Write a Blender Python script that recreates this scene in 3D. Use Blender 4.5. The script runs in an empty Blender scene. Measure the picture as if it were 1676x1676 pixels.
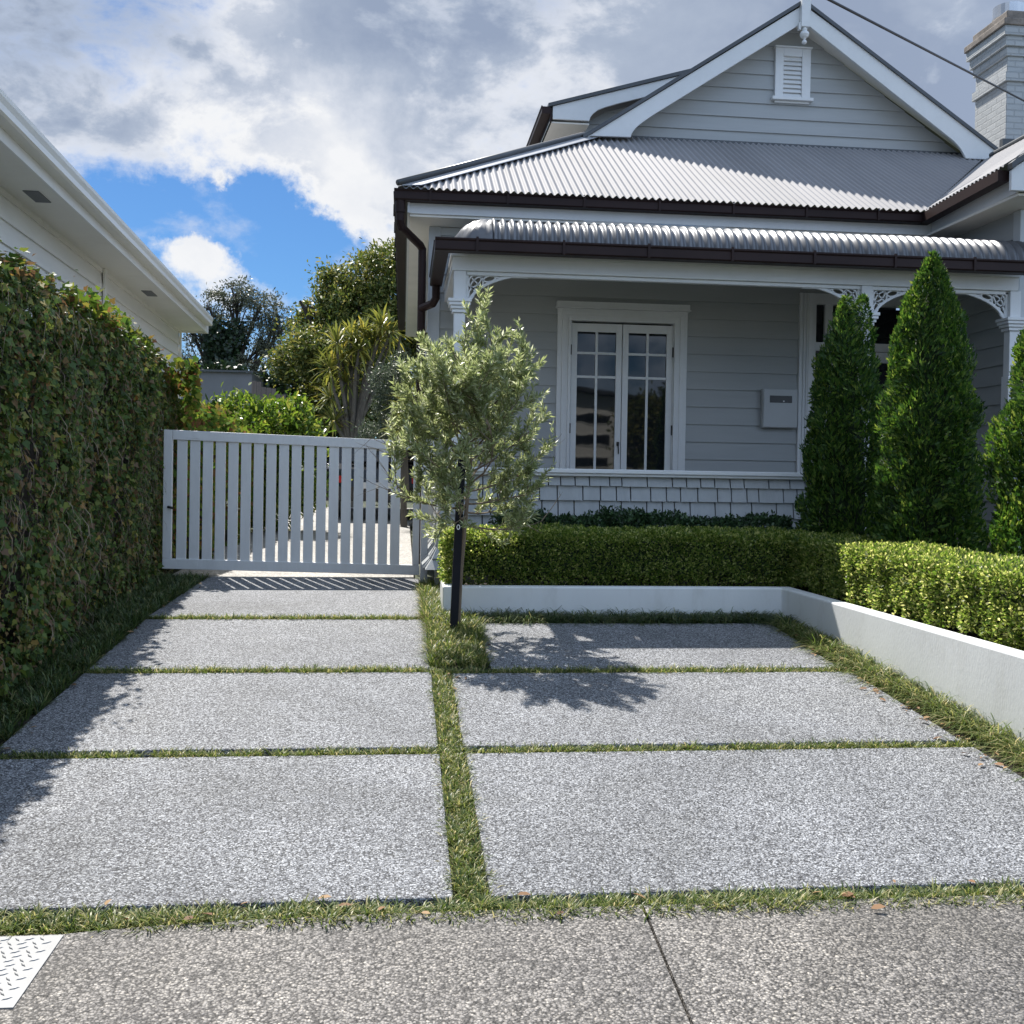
import bpy, bmesh, math, random
import numpy as np
from mathutils import Vector, Matrix

RAD = math.radians
random.seed(11)
rng = np.random.default_rng(11)
sc = bpy.context.scene
COL = sc.collection
OFF = {}


# ------------------------------------------------------------------ materials
def new_mat(name):
    m = bpy.data.materials.new(name)
    m.use_nodes = True
    nt = m.node_tree
    return m, nt, nt.nodes['Principled BSDF'], nt.nodes['Material Output']


def N(nt, typ, **kw):
    n = nt.nodes.new(typ)
    for k, v in kw.items():
        if k in n.inputs:
            n.inputs[k].default_value = v
        else:
            setattr(n, k, v)
    return n


def ramp(nt, stops, interp='LINEAR'):
    r = nt.nodes.new('ShaderNodeValToRGB')
    e = r.color_ramp.elements
    r.color_ramp.interpolation = interp
    while len(e) < len(stops):
        e.new(0.5)
    for i, (p, c) in enumerate(stops):
        e[i].position = p
        e[i].color = (c[0], c[1], c[2], 1)
    return r


def objco(nt, scale=(1, 1, 1)):
    tc = nt.nodes.new('ShaderNodeTexCoord')
    mp = nt.nodes.new('ShaderNodeMapping')
    mp.inputs['Scale'].default_value = scale
    nt.links.new(tc.outputs['Object'], mp.inputs['Vector'])
    return mp.outputs['Vector']


def paint(name, col, rough=.5, metal=0., var=.08, vscale=2.5, bump=.0, bscale=60, stretch=(1, 1, 1), dirt=.0, spec=.5):
    """painted / plain surface with slight tonal variation, fine bump and optional grime blotches"""
    m, nt, b, o = new_mat(name)
    L = nt.links.new
    co = objco(nt, stretch)
    n1 = N(nt, 'ShaderNodeTexNoise', Scale=vscale, Detail=6., Roughness=.6)
    L(co, n1.inputs['Vector'])
    lo = [c * (1 - var) for c in col]
    hi = [min(1, c * (1 + var)) for c in col]
    r = ramp(nt, [(.3, lo), (.7, hi)])
    L(n1.outputs['Fac'], r.inputs['Fac'])
    out = r.outputs['Color']
    if dirt > 0:
        n2 = N(nt, 'ShaderNodeTexNoise', Scale=vscale * 3.1, Detail=8., Roughness=.7)
        L(co, n2.inputs['Vector'])
        r2 = ramp(nt, [(.52, (0, 0, 0)), (.75, (dirt, dirt, dirt))])
        L(n2.outputs['Fac'], r2.inputs['Fac'])
        mx = N(nt, 'ShaderNodeMix', data_type='RGBA')
        L(r2.outputs['Color'], mx.inputs[0])
        L(out, mx.inputs[6])
        mx.inputs[7].default_value = (col[0] * .55, col[1] * .52, col[2] * .45, 1)
        out = mx.outputs[2]
    L(out, b.inputs['Base Color'])
    b.inputs['Roughness'].default_value = rough
    b.inputs['Metallic'].default_value = metal
    b.inputs['Specular IOR Level'].default_value = spec
    if bump > 0:
        n3 = N(nt, 'ShaderNodeTexNoise', Scale=bscale, Detail=4.)
        L(co, n3.inputs['Vector'])
        bp = N(nt, 'ShaderNodeBump', Strength=bump, Distance=.01)
        L(n3.outputs['Fac'], bp.inputs['Height'])
        L(bp.outputs['Normal'], b.inputs['Normal'])
    return m


def aggregate(name, stops, scale, mortar, blotch, rough=.7, bump=.6, blotchcol=None):
    """exposed aggregate: voronoi chips, each with its own tone, set in darker paste"""
    m, nt, b, o = new_mat(name)
    L = nt.links.new
    co = objco(nt)
    nz = N(nt, 'ShaderNodeTexNoise', Scale=scale * .8, Detail=2.)
    L(co, nz.inputs['Vector'])
    vm = N(nt, 'ShaderNodeVectorMath', operation='MULTIPLY_ADD')
    L(nz.outputs['Color'], vm.inputs[0])
    vm.inputs[1].default_value = (.011, .011, .011)
    L(co, vm.inputs[2])
    v = N(nt, 'ShaderNodeTexVoronoi', Scale=scale, feature='F1')
    L(vm.outputs[0], v.inputs['Vector'])
    sep = N(nt, 'ShaderNodeSeparateColor')
    L(v.outputs['Color'], sep.inputs[0])
    r = ramp(nt, stops)
    L(sep.outputs[0], r.inputs['Fac'])
    ed = ramp(nt, [(.30, (1, 1, 1)), (.75, (mortar, mortar, mortar))])
    L(v.outputs['Distance'], ed.inputs['Fac'])
    mx = N(nt, 'ShaderNodeMix', data_type='RGBA', blend_type='MULTIPLY')
    mx.inputs[0].default_value = 1
    L(r.outputs['Color'], mx.inputs[6])
    L(ed.outputs['Color'], mx.inputs[7])
    n2 = N(nt, 'ShaderNodeTexNoise', Scale=1.3, Detail=7., Roughness=.62)
    L(co, n2.inputs['Vector'])
    bc = blotchcol or (1, 1, 1)
    r2 = ramp(nt, [(.3, [c * (1 - blotch) for c in bc]), (.7, [1 + blotch * .6] * 3)])
    L(n2.outputs['Fac'], r2.inputs['Fac'])
    mx2 = N(nt, 'ShaderNodeMix', data_type='RGBA', blend_type='MULTIPLY')
    mx2.inputs[0].default_value = 1
    L(mx.outputs[2], mx2.inputs[6])
    L(r2.outputs['Color'], mx2.inputs[7])
    n4 = N(nt, 'ShaderNodeTexNoise', Scale=.55, Detail=9., Roughness=.72, Distortion=.6)
    L(co, n4.inputs['Vector'])
    r4 = ramp(nt, [(.36, (1 - blotch, 1 - blotch * 1.02, 1 - blotch * 1.1)), (.52, (1, 1, 1)), (.70, (1 + blotch * .3, 1 + blotch * .25, 1 + blotch * .1))])
    L(n4.outputs['Fac'], r4.inputs['Fac'])
    mx3 = N(nt, 'ShaderNodeMix', data_type='RGBA', blend_type='MULTIPLY')
    mx3.inputs[0].default_value = 1
    L(mx2.outputs[2], mx3.inputs[6])
    L(r4.outputs['Color'], mx3.inputs[7])
    L(mx3.outputs[2], b.inputs['Base Color'])
    b.inputs['Roughness'].default_value = rough
    inv = N(nt, 'ShaderNodeMath', operation='MULTIPLY')
    L(v.outputs['Distance'], inv.inputs[0])
    inv.inputs[1].default_value = -1.0
    bp = N(nt, 'ShaderNodeBump', Strength=bump, Distance=.006)
    L(inv.outputs[0], bp.inputs['Height'])
    L(bp.outputs['Normal'], b.inputs['Normal'])
    return m


def leafmat(name, stops, trans=.3, rough=.45, tint=1.35, spec=.4):
    """leaves: tone per leaf, part of the light passes through"""
    m, nt, b, o = new_mat(name)
    L = nt.links.new
    g = N(nt, 'ShaderNodeNewGeometry')
    r = ramp(nt, stops)
    L(g.outputs['Random Per Island'], r.inputs['Fac'])
    L(r.outputs['Color'], b.inputs['Base Color'])
    b.inputs['Roughness'].default_value = rough
    b.inputs['Specular IOR Level'].default_value = spec
    t = N(nt, 'ShaderNodeBsdfTranslucent')
    hs = N(nt, 'ShaderNodeHueSaturation', Value=tint, Saturation=1.1, Hue=.49)
    L(r.outputs['Color'], hs.inputs['Color'])
    L(hs.outputs['Color'], t.inputs['Color'])
    mx = N(nt, 'ShaderNodeMixShader')
    mx.inputs[0].default_value = trans
    L(b.outputs[0], mx.inputs[1])
    L(t.outputs[0], mx.inputs[2])
    L(mx.outputs[0], o.inputs['Surface'])
    return m


def glass(name, col=(.012, .014, .017), rough=.02, ior=1.52, wav=0.):
    m, nt, b, o = new_mat(name)
    b.inputs['Base Color'].default_value = (*col, 1)
    b.inputs['Roughness'].default_value = rough
    b.inputs['IOR'].default_value = ior
    if wav:
        n = N(nt, 'ShaderNodeTexNoise', Scale=70. if wav > .1 else 2.2, Detail=2.)
        nt.links.new(objco(nt), n.inputs['Vector'])
        bp = N(nt, 'ShaderNodeBump', Strength=wav, Distance=.02)
        nt.links.new(n.outputs['Fac'], bp.inputs['Height'])
        nt.links.new(bp.outputs['Normal'], b.inputs['Normal'])
    return m


m_wall = paint('grey_weatherboard_paint', (.375, .392, .395), .55, var=.05, vscale=3, bump=.12, bscale=30, stretch=(.25, .25, 2), dirt=.12)
m_trim = paint('white_trim_paint', (.71, .725, .73), .4, var=.03, vscale=4, bump=.05, dirt=.10)
m_soffit = paint('cream_soffit_paint', (.82, .80, .74), .6, var=.04, dirt=.10)
m_corner = paint('grey_trim_paint', (.50, .53, .55), .5, var=.04, dirt=.1)
m_shingle = paint('grey_shingle_paint', (.40, .418, .425), .6, var=.08, vscale=6, bump=.2, bscale=25, stretch=(2, 2, .4), dirt=.15)
m_roof = paint('grey_steel_roofing', (.285, .28, .285), .66, metal=.0, var=.10, vscale=1.2, stretch=(1, .15, .15), dirt=.25, spec=.14)
m_bull = paint('weathered_bullnose_steel', (.13, .135, .145), .36, metal=.25, var=.2, vscale=2, dirt=.45)
m_flash = paint('dark_flashing', (.075, .08, .085), .4, metal=.3, var=.15, dirt=.2)
m_flashl = paint('light_flashing', (.42, .43, .45), .38, metal=.3, var=.06)
m_gutter = paint('brown_gutter_steel', (.026, .014, .013), .5, metal=.0, var=.2, vscale=1.5, dirt=.2, spec=.2)
m_slot = paint('dark_slot', (.02, .022, .025), .35)
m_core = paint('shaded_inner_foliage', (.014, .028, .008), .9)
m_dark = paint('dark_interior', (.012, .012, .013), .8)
m_black = paint('black_ironwork', (.008, .008, .009), .4)
m_glass = glass('window_glass', wav=.03)
m_frost = glass('patterned_glass', (.05, .05, .05), .12, 1.6, .5)
m_box = paint('grey_box_paint', (.46, .48, .49), .4, var=.03)
m_gate = paint('white_gate_paint', (.68, .69, .69), .45, var=.05, vscale=5, bump=.08, stretch=(2, 2, .4), dirt=.15)
m_plaster = paint('white_plaster', (.70, .72, .725), .75, var=.06, vscale=1.6, bump=.14, bscale=90, stretch=(1, 1, .4), dirt=.30)
m_slab = aggregate('grey_pebble_concrete', [(0, (.036, .038, .044)), (.25, (.115, .119, .130)), (.5, (.29, .298, .318)), (.78, (.42, .43, .448)), (1, (.64, .655, .675))], 150, .30, .20, bump=.75)
m_path = aggregate('worn_footpath_aggregate', [(0, (.06, .055, .05)), (.3, (.165, .153, .141)), (.6, (.295, .274, .250)), (.94, (.41, .38, .34)), (1, (.58, .53, .46))], 118, .22, .26, bump=.7, blotchcol=(.95, .96, 1))
m_rear = aggregate('pale_rear_concrete', [(0, (.25, .24, .22)), (.5, (.42, .40, .37)), (1, (.6, .58, .54))], 70, .6, .2)
m_soil = paint('dark_soil', (.035, .027, .02), .9, var=.4, vscale=8, bump=.6, bscale=50)
m_ground = paint('garden_ground', (.05, .06, .03), .95, var=.4, vscale=1, bump=.3)
m_asphalt = paint('asphalt_road', (.055, .055, .056), .85, var=.2, vscale=30, bump=.4, bscale=90)
m_plate = paint('galvanised_plate', (.205, .21, .215), .5, metal=.2, var=.06, vscale=10, dirt=.08)
m_bark = paint('grey_brown_bark', (.19, .145, .10), .9, var=.35, vscale=14, bump=.7, bscale=40, stretch=(1, 1, .25))
m_barkd = paint('dark_bark', (.045, .036, .03), .9, var=.3, vscale=6, bump=.5, bscale=30)
m_barkc = paint('pale_cordyline_bark', (.13, .115, .095), .9, var=.3, vscale=9, bump=.7, bscale=25, stretch=(1, 1, .3))
m_stake = paint('black_stake_paint', (.007, .008, .012), .55, var=.2, spec=.2)
m_ncream = paint('cream_weatherboard_paint', (.84, .82, .77), .6, var=.04, vscale=3, stretch=(.3, .3, 2), dirt=.12)
m_ntrim = paint('cream_gutter_paint', (.80, .79, .75), .4, var=.03, dirt=.12)
m_cable = paint('black_cable', (.012, .010, .012), .5)
m_shed = paint('grey_shed_sheet', (.17, .175, .185), .7, var=.08)
m_timber = paint('weathered_timber', (.16, .13, .115), .85, var=.25, vscale=6, stretch=(3, 3, .3))
m_steel = paint('stainless_flue', (.55, .56, .57), .25, metal=.9, var=.08)
m_capb = paint('stained_chimney_cap', (.22, .19, .165), .85, var=.45, vscale=6, bump=.4, dirt=.5)
m_red = paint('red_lamp_lens', (.5, .02, .02), .2)
m_carp = paint('dark_car_paint', (.012, .013, .016), .18, var=.02)
m_white = paint('white_plastic', (.8, .8, .8), .4)

m, nt, b, o = new_mat('painted_chimney_brick')
co = objco(nt)
mp = N(nt, 'ShaderNodeSeparateXYZ')
nt.links.new(co, mp.inputs[0])
ad = N(nt, 'ShaderNodeMath', operation='ADD')
nt.links.new(mp.outputs[0], ad.inputs[0])
nt.links.new(mp.outputs[1], ad.inputs[1])
cb = N(nt, 'ShaderNodeCombineXYZ')
nt.links.new(ad.outputs[0], cb.inputs[0])
nt.links.new(mp.outputs[2], cb.inputs[1])
bt = N(nt, 'ShaderNodeTexBrick', Scale=1., **{'Mortar Size': .009, 'Brick Width': .24, 'Row Height': .086, 'Mortar Smooth': .3})
nt.links.new(cb.outputs[0], bt.inputs['Vector'])
bt.inputs['Color1'].default_value = (.40, .42, .43, 1)
bt.inputs['Color2'].default_value = (.45, .47, .48, 1)
bt.inputs['Mortar'].default_value = (.36, .38, .39, 1)
nt.links.new(bt.outputs['Color'], b.inputs['Base Color'])
iv = N(nt, 'ShaderNodeMath', operation='SUBTRACT')
iv.inputs[0].default_value = 1
nt.links.new(bt.outputs['Fac'], iv.inputs[1])
nb = N(nt, 'ShaderNodeTexNoise', Scale=30., Detail=4.)
nt.links.new(co, nb.inputs['Vector'])
ma = N(nt, 'ShaderNodeMath', operation='MULTIPLY_ADD')
nt.links.new(nb.outputs['Fac'], ma.inputs[0])
ma.inputs[1].default_value = .5
nt.links.new(iv.outputs[0], ma.inputs[2])
bp = N(nt, 'ShaderNodeBump', Strength=.8, Distance=.012)
nt.links.new(ma.outputs[0], bp.inputs['Height'])
nt.links.new(bp.outputs['Normal'], b.inputs['Normal'])
b.inputs['Roughness'].default_value = .7
m_chim = m

lf_box = leafmat('box_hedge_leaf', [(0, (.044, .086, .016)), (.4, (.098, .147, .031)), (.75, (.20, .237, .066)), (1, (.43, .43, .19))], .60, .40, tint=2.5, spec=.45)
lf_shrub = leafmat('dark_shrub_leaf', [(0, (.016, .036, .016)), (.6, (.034, .070, .028)), (1, (.07, .13, .05))], .15, .35)
lf_thuja = leafmat('conifer_spray', [(0, (.016, .046, .011)), (.5, (.048, .110, .021)), (.85, (.108, .188, .034)), (1, (.23, .29, .07))], .40, .5, tint=1.8, spec=.35)
lf_ivy = leafmat('ivy_leaf', [(0, (.040, .072, .022)), (.38, (.072, .125, .032)), (.64, (.135, .190, .045)), (.76, (.23, .245, .055)), (.83, (.19, .13, .06)), (.94, (.16, .10, .055)), (.98, (.36, .30, .08)), (1, (.32, .15, .06))], .32, .48, spec=.25)
lf_ivyy = leafmat('sunlit_yellowing_ivy_leaf', [(0, (.06, .12, .03)), (.4, (.12, .19, .035)), (.65, (.22, .25, .05)), (.85, (.20, .14, .05)), (1, (.18, .09, .05))], .42, .8, tint=1.4, spec=.05)  # sunlit top-edge tone put into the colour; also the yellowing rear run
lf_twig = leafmat('ivy_twig', [(0, (.09, .065, .05)), (.6, (.22, .17, .12)), (1, (.38, .30, .22))], .0, .8)
lf_olive = leafmat('olive_leaf', [(0, (.16, .205, .085)), (.5, (.29, .34, .155)), (.85, (.43, .47, .26)), (1, (.62, .64, .50))], .48, .30, tint=1.6, spec=.7)
lf_grass = leafmat('mondo_blade', [(0, (.045, .080, .020)), (.4, (.100, .150, .036)), (.7, (.19, .225, .065)), (.86, (.36, .35, .14)), (1, (.55, .48, .28))], .42, .42, tint=1.5)
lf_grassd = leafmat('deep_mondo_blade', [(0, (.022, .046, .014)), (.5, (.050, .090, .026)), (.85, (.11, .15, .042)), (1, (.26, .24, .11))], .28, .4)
lf_litter = leafmat('dry_litter_leaf', [(0, (.12, .06, .03)), (.5, (.24, .13, .06)), (1, (.36, .24, .12))], .1, .7)
lf_bright = leafmat('glossy_bright_leaf', [(0, (.050, .105, .018)), (.5, (.125, .215, .036)), (.85, (.23, .32, .06)), (1, (.38, .37, .10))], .42, .34)
lf_euc = leafmat('grey_green_leaf', [(0, (.060, .072, .050)), (.6, (.115, .130, .088)), (1, (.20, .21, .15))], .25, .45)
lf_dense = leafmat('olive_green_leaf', [(0, (.045, .075, .020)), (.45, (.11, .150, .034)), (.8, (.23, .235, .06)), (1, (.34, .31, .11))], .34, .42)
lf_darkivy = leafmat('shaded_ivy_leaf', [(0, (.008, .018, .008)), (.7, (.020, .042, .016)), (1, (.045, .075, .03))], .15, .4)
lf_cord = leafmat('cordyline_blade', [(0, (.085, .115, .030)), (.5, (.19, .215, .055)), (.82, (.34, .33, .08)), (1, (.50, .42, .10))], .34, .38)
lf_grey = leafmat('silvery_shrub_leaf', [(0, (.05, .075, .045)), (.6, (.10, .13, .085)), (1, (.18, .21, .15))], .25, .45)


# ------------------------------------------------------------------ builders
def link(name, me, parent, loc, smooth):
    ob = bpy.data.objects.new(name, me)
    COL.objects.link(ob)
    if parent is not None:
        ob.parent = parent
        OFF[ob.name] = OFF[parent.name]
    else:
        ob.location = loc
        OFF[ob.name] = Vector(loc)
    if smooth:
        me.polygons.foreach_set('use_smooth', [True] * len(me.polygons))
    return ob


def tag(o, label=None, cat=None, group=None, kind=None):
    if label: o['label'] = label
    if cat: o['category'] = cat
    if group: o['group'] = group
    if kind: o['kind'] = kind
    return o


def thing(name, label, cat, loc, group=None):
    o = bpy.data.objects.new(name, None)
    COL.objects.link(o)
    o.location = loc
    o.empty_display_size = .2
    OFF[o.name] = Vector(loc)
    return tag(o, label, cat, group)


class MB:
    def __init__(s):
        s.v = []; s.f = []; s.m = []

    def add(s, vs, fs, mi=0):
        k = len(s.v)
        s.v += [tuple(p) for p in vs]
        s.f += [tuple(i + k for i in f) for f in fs]
        s.m += [mi] * len(fs)

    def hexa(s, p, mi=0):
        s.add(p, [(0, 3, 2, 1), (4, 5, 6, 7), (0, 1, 5, 4), (1, 2, 6, 5), (2, 3, 7, 6), (3, 0, 4, 7)], mi)

    def box(s, x0, x1, y0, y1, z0, z1, mi=0):
        s.hexa([(x0, y0, z0), (x1, y0, z0), (x1, y1, z0), (x0, y1, z0), (x0, y0, z1), (x1, y0, z1), (x1, y1, z1), (x0, y1, z1)], mi)

    def prism(s, pts, axis, a, b, mi=0):
        n = len(pts)
        mk = {'y': lambda p, t: (p[0], t, p[1]), 'x': lambda p, t: (t, p[0], p[1]), 'z': lambda p, t: (p[0], p[1], t)}[axis]
        vs = [mk(p, a) for p in pts] + [mk(p, b) for p in pts]
        fs = [tuple(range(n)), tuple(range(2 * n - 1, n - 1, -1))] + [(i, (i + 1) % n, n + (i + 1) % n, n + i) for i in range(n)]
        s.add(vs, fs, mi)

    def loft(s, loops, closed=True, cap=True, mi=0):
        n = len(loops[0]); vs = [p for l in loops for p in l]; fs = []
        for j in range(len(loops) - 1):
            for i in range(n if closed else n - 1):
                a = j * n + i; b_ = j * n + (i + 1) % n
                fs.append((a, b_, b_ + n, a + n))
        if cap and closed:
            fs.append(tuple(range(n - 1, -1, -1)))
            fs.append(tuple((len(loops) - 1) * n + i for i in range(n)))
        s.add(vs, fs, mi)

    def tube(s, pts, r, n=8, mi=0, square=False):
        pts = [Vector(p) for p in pts]
        if not hasattr(r, '__len__'): r = [r] * len(pts)
        loops = []
        ref = None
        for i, p in enumerate(pts):
            t = (pts[min(i + 1, len(pts) - 1)] - pts[max(i - 1, 0)]).normalized()
            if ref is None:
                ref = Vector((0, 0, 1)) if abs(t.z) < .9 else Vector((0, 1, 0))
            u = t.cross(ref).normalized(); w = u.cross(t)
            ref = w
            loops.append([p + (u * math.cos(a) + w * math.sin(a)) * r[i] for a in [2 * math.pi * (k + .5) / n for k in range(n)]])
        s.loft(loops, mi=mi)

    def lathe(s, prof, c, n=16, mi=0):
        s.loft([[(c[0] + r * math.cos(2 * math.pi * k / n), c[1] + r * math.sin(2 * math.pi * k / n), c[2] + z) for k in range(n)] for r, z in prof], mi=mi)

    def ribbon(s, pts, w, y0, y1, closed=False, mi=0):
        """flat fretwork strip along an XZ polyline"""
        n = len(pts); L_ = []
        for i in range(n):
            a = pts[(i - 1) % n] if closed or i > 0 else pts[i]
            b_ = pts[(i + 1) % n] if closed or i < n - 1 else pts[i]
            dx, dz = b_[0] - a[0], b_[1] - a[1]
            l = math.hypot(dx, dz) or 1
            nx, nz = -dz / l * w / 2, dx / l * w / 2
            x, z = pts[i]
            L_.append([(x + nx, y0, z + nz), (x - nx, y0, z - nz), (x - nx, y1, z - nz), (x + nx, y1, z + nz)])
        if closed: L_.append(L_[0])
        s.loft(L_, cap=not closed, mi=mi)

    def build(s, name, mats, parent=None, loc=(0, 0, 0), smooth=False, bevel=0., recalc=True):
        off = OFF[parent.name] if parent is not None else Vector(loc)
        me = bpy.data.meshes.new(name)
        me.from_pydata([(x - off[0], y - off[1], z - off[2]) for x, y, z in s.v], [], s.f)
        for m_ in (mats if isinstance(mats, (list, tuple)) else [mats]):
            me.materials.append(m_)
        if any(s.m): me.polygons.foreach_set('material_index', s.m)
        if recalc:
            bm = bmesh.new(); bm.from_mesh(me)
            bmesh.ops.recalc_face_normals(bm, faces=bm.faces)
            bm.to_mesh(me); bm.free()
        ob = link(name, me, parent, loc, smooth)
        if bevel:
            md = ob.modifiers.new('bevel', 'BEVEL'); md.width = bevel; md.segments = 2; md.limit_method = 'ANGLE'
        return ob


def template_mesh(name, V, faces, mats, parent=None, loc=(0, 0, 0), mi=None, extra=None):
    """V: (n,k,3) array; the same face template for each of the n pieces. extra = (verts, faces, matindex) of plain geometry"""
    n, k, _ = V.shape
    off = np.array(OFF[parent.name] if parent is not None else loc)
    vv = V.reshape(-1, 3)
    lens = np.array([len(f) for f in faces])
    flat = np.concatenate([np.array(f) for f in faces])
    loops = (np.arange(n)[:, None] * k + flat[None]).ravel()
    tot = np.tile(lens, n)
    mid = np.zeros(len(tot), dtype=np.int32) if mi is None else np.repeat(mi, len(faces)).astype(np.int32)
    if extra is not None:
        ev, ef, em = extra
        base = len(vv)
        vv = np.concatenate([vv, np.array(ev, dtype=float)])
        loops = np.concatenate([loops, np.concatenate([np.array(f) + base for f in ef])])
        tot = np.concatenate([tot, [len(f) for f in ef]])
        mid = np.concatenate([mid, np.full(len(ef), em, dtype=np.int32)])
    me = bpy.data.meshes.new(name)
    vv = (vv - off).astype(np.float32)
    me.vertices.add(len(vv)); me.vertices.foreach_set('co', vv.ravel())
    me.loops.add(len(loops)); me.loops.foreach_set('vertex_index', loops.astype(np.int32))
    me.polygons.add(len(tot))
    st = np.concatenate([[0], np.cumsum(tot)[:-1]]).astype(np.int32)
    me.polygons.foreach_set('loop_start', st)
    for m_ in (mats if isinstance(mats, (list, tuple)) else [mats]): me.materials.append(m_)
    me.polygons.foreach_set('material_index', mid)
    me.update(calc_edges=True)
    me.validate()
    return link(name, me, parent, loc, False)


def unit(a):
    return a / (np.linalg.norm(a, axis=-1, keepdims=True) + 1e-9)


def rnd_dir(n):
    return unit(rng.normal(size=(n, 3)))


DIAMOND = [(0, 0, 0), (.45, .5, .10), (1, 0, 0), (.45, -.5, .10)]
OVAL = [(0, 0, 0), (.3, .42, .07), (.7, .40, .07), (1, 0, -.04), (.7, -.40, .07), (.3, -.42, .07)]
LOBED = [(0, 0, 0), (-.05, .34, .02), (.35, .52, .06), (.52, .27, .0), (1, 0, -.12), (.52, -.27, .0), (.35, -.52, .06), (-.05, -.34, .02)]
FROND = [(0, 0, 0), (.22, .30, .02), (.36, .16, 0), (.55, .46, .05), (.66, .16, 0), (1, .05, -.08), (.66, -.18, 0), (.55, -.44, .05), (.36, -.14, 0), (.22, -.30, .02)]


def leaf_verts(P, D, Nn, L, W, shape):
    D = unit(D)
    S = unit(np.cross(D, Nn)); Q = np.cross(S, D)
    sh = np.array(shape)
    L = np.broadcast_to(np.asarray(L, float), (len(P),))[:, None, None]
    W = np.broadcast_to(np.asarray(W, float), (len(P),))[:, None, None]
    return P[:, None] + sh[None, :, 0:1] * L * D[:, None] + sh[None, :, 1:2] * W * S[:, None] + sh[None, :, 2:3] * L * Q[:, None]


def sn(P, f, seed=0):
    """cheap smooth noise in about -1..1"""
    r = np.random.default_rng(100 + seed)
    o = np.zeros(len(P))
    for i in range(6):
        k = r.normal(size=3) * f * (1 + .5 * i)
        o += np.sin(P @ k + r.uniform(0, 6.28)) / (1 + .5 * i)
    return o / 2.2


def blade_verts(P, A, L, W, bend, lean):
    """arching blades: root P, azimuth A, length L, width W, bend = droop of tip, lean = initial lean"""
    h = np.stack([np.cos(A), np.sin(A), 0 * A], 1); s = np.stack([-np.sin(A), np.cos(A), 0 * A], 1)
    pts = []
    for t in (0, .38, .72, 1.):
        up = L * (t * np.cos(lean) - bend * t ** 2.2)
        out = L * (t * np.sin(lean) + .75 * bend * t ** 1.7)
        pts.append(P + h * out[:, None] + np.array([0, 0, 1.])[None] * up[:, None])
    w = (np.asarray(W) / 2)[:, None] * s
    return np.stack([pts[0] - w * .8, pts[0] + w * .8, pts[1] - w, pts[1] + w, pts[2] - w * .8, pts[2] + w * .8, pts[3]], 1)


BLADE_F = [(0, 1, 3, 2), (2, 3, 5, 4), (4, 5, 6)]


def gz(Y):
    """height of the drive surface at depth Y"""
    Y = np.asarray(Y, float)
    return np.where(Y < 3.4, .107 - .03 * (3.4 - Y), np.where(Y < 7.8, -.15 + .0755 * Y, .439 + .02 * (Y - 7.8)))
# ------------------------------------------------------------------ ground, slabs, footpath
def sheet(mb, xs, ys, dz, mi=0):
    vs = [(x, y, float(gz(y)) + dz) for y in ys for x in xs]
    n = len(xs)
    mb.add(vs, [(j * n + i, j * n + i + 1, (j + 1) * n + i + 1, (j + 1) * n + i) for j in range(len(ys) - 1) for i in range(n - 1)], mi)


g = MB()
ys_ = [-300, -30, -6.2]
zs_ = [-.45, -.45, -.45]
for y in (-2.2, 0, 1.5, 3.3, 3.6, 5, 6.5, 7.8, 9, 12, 20): ys_.append(y); zs_.append(float(gz(y)) - .075)
ys_ += [40, 90, 400]; zs_ += [1.0, 1.6, 3]
xs_ = [-400, -30, -8, 0, 8, 30, 400]
g.add([(x, y, z) for y, z in zip(ys_, zs_) for x in xs_],
      [(j * 7 + i, j * 7 + i + 1, j * 7 + i + 8, j * 7 + i + 7) for j in range(len(ys_) - 1) for i in range(6)])
tag(g.build('ground', m_ground), kind='structure')

# dark soil bed under the planted joints
g = MB(); sheet(g, [-2.9, 3.35], [3.27, 3.6, 5, 6.5, 7.8, 8.4, 10.1], -.03)
tag(g.build('soil', m_soil), kind='structure')


def slab(x0, x1, y0, y1, dz=0., th=.065, name='driveway_slab', mat=None, bev=.008):
    mb = MB()
    ys = [y0 + (y1 - y0) * k / 4 for k in range(5)]
    loops = [[(x0, y, float(gz(y)) + dz - th), (x1, y, float(gz(y)) + dz - th), (x1, y, float(gz(y)) + dz), (x0, y, float(gz(y)) + dz)] for y in ys]
    mb.loft(loops)
    return tag(mb.build(name, mat or m_slab, bevel=bev), kind='structure')


for x0, x1, y0, y1 in [(-1.86, .19, 3.455, 4.845), (-1.86, .187, 4.94, 6.275), (-1.86, .18, 6.365, 7.735), (-1.87, .165, 7.83, 10.16),
                       (.315, 2.86, 3.455, 4.85), (.308, 2.85, 4.945, 6.245), (.56, 2.815, 6.345, 7.61)]:
    slab(x0, x1, y0, y1)
slab(-2.25, .12, 10.2, 17.9, name='rear_driveway', mat=m_rear)
slab(-2.25, .9, 17.93, 22.5, name='rear_driveway', mat=m_rear)


def edge_y(x):
    return 3.275 + .085 * (1 - math.exp(-max(0, x + 1.02) / .45)) if x > -1.02 else 3.275


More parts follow.
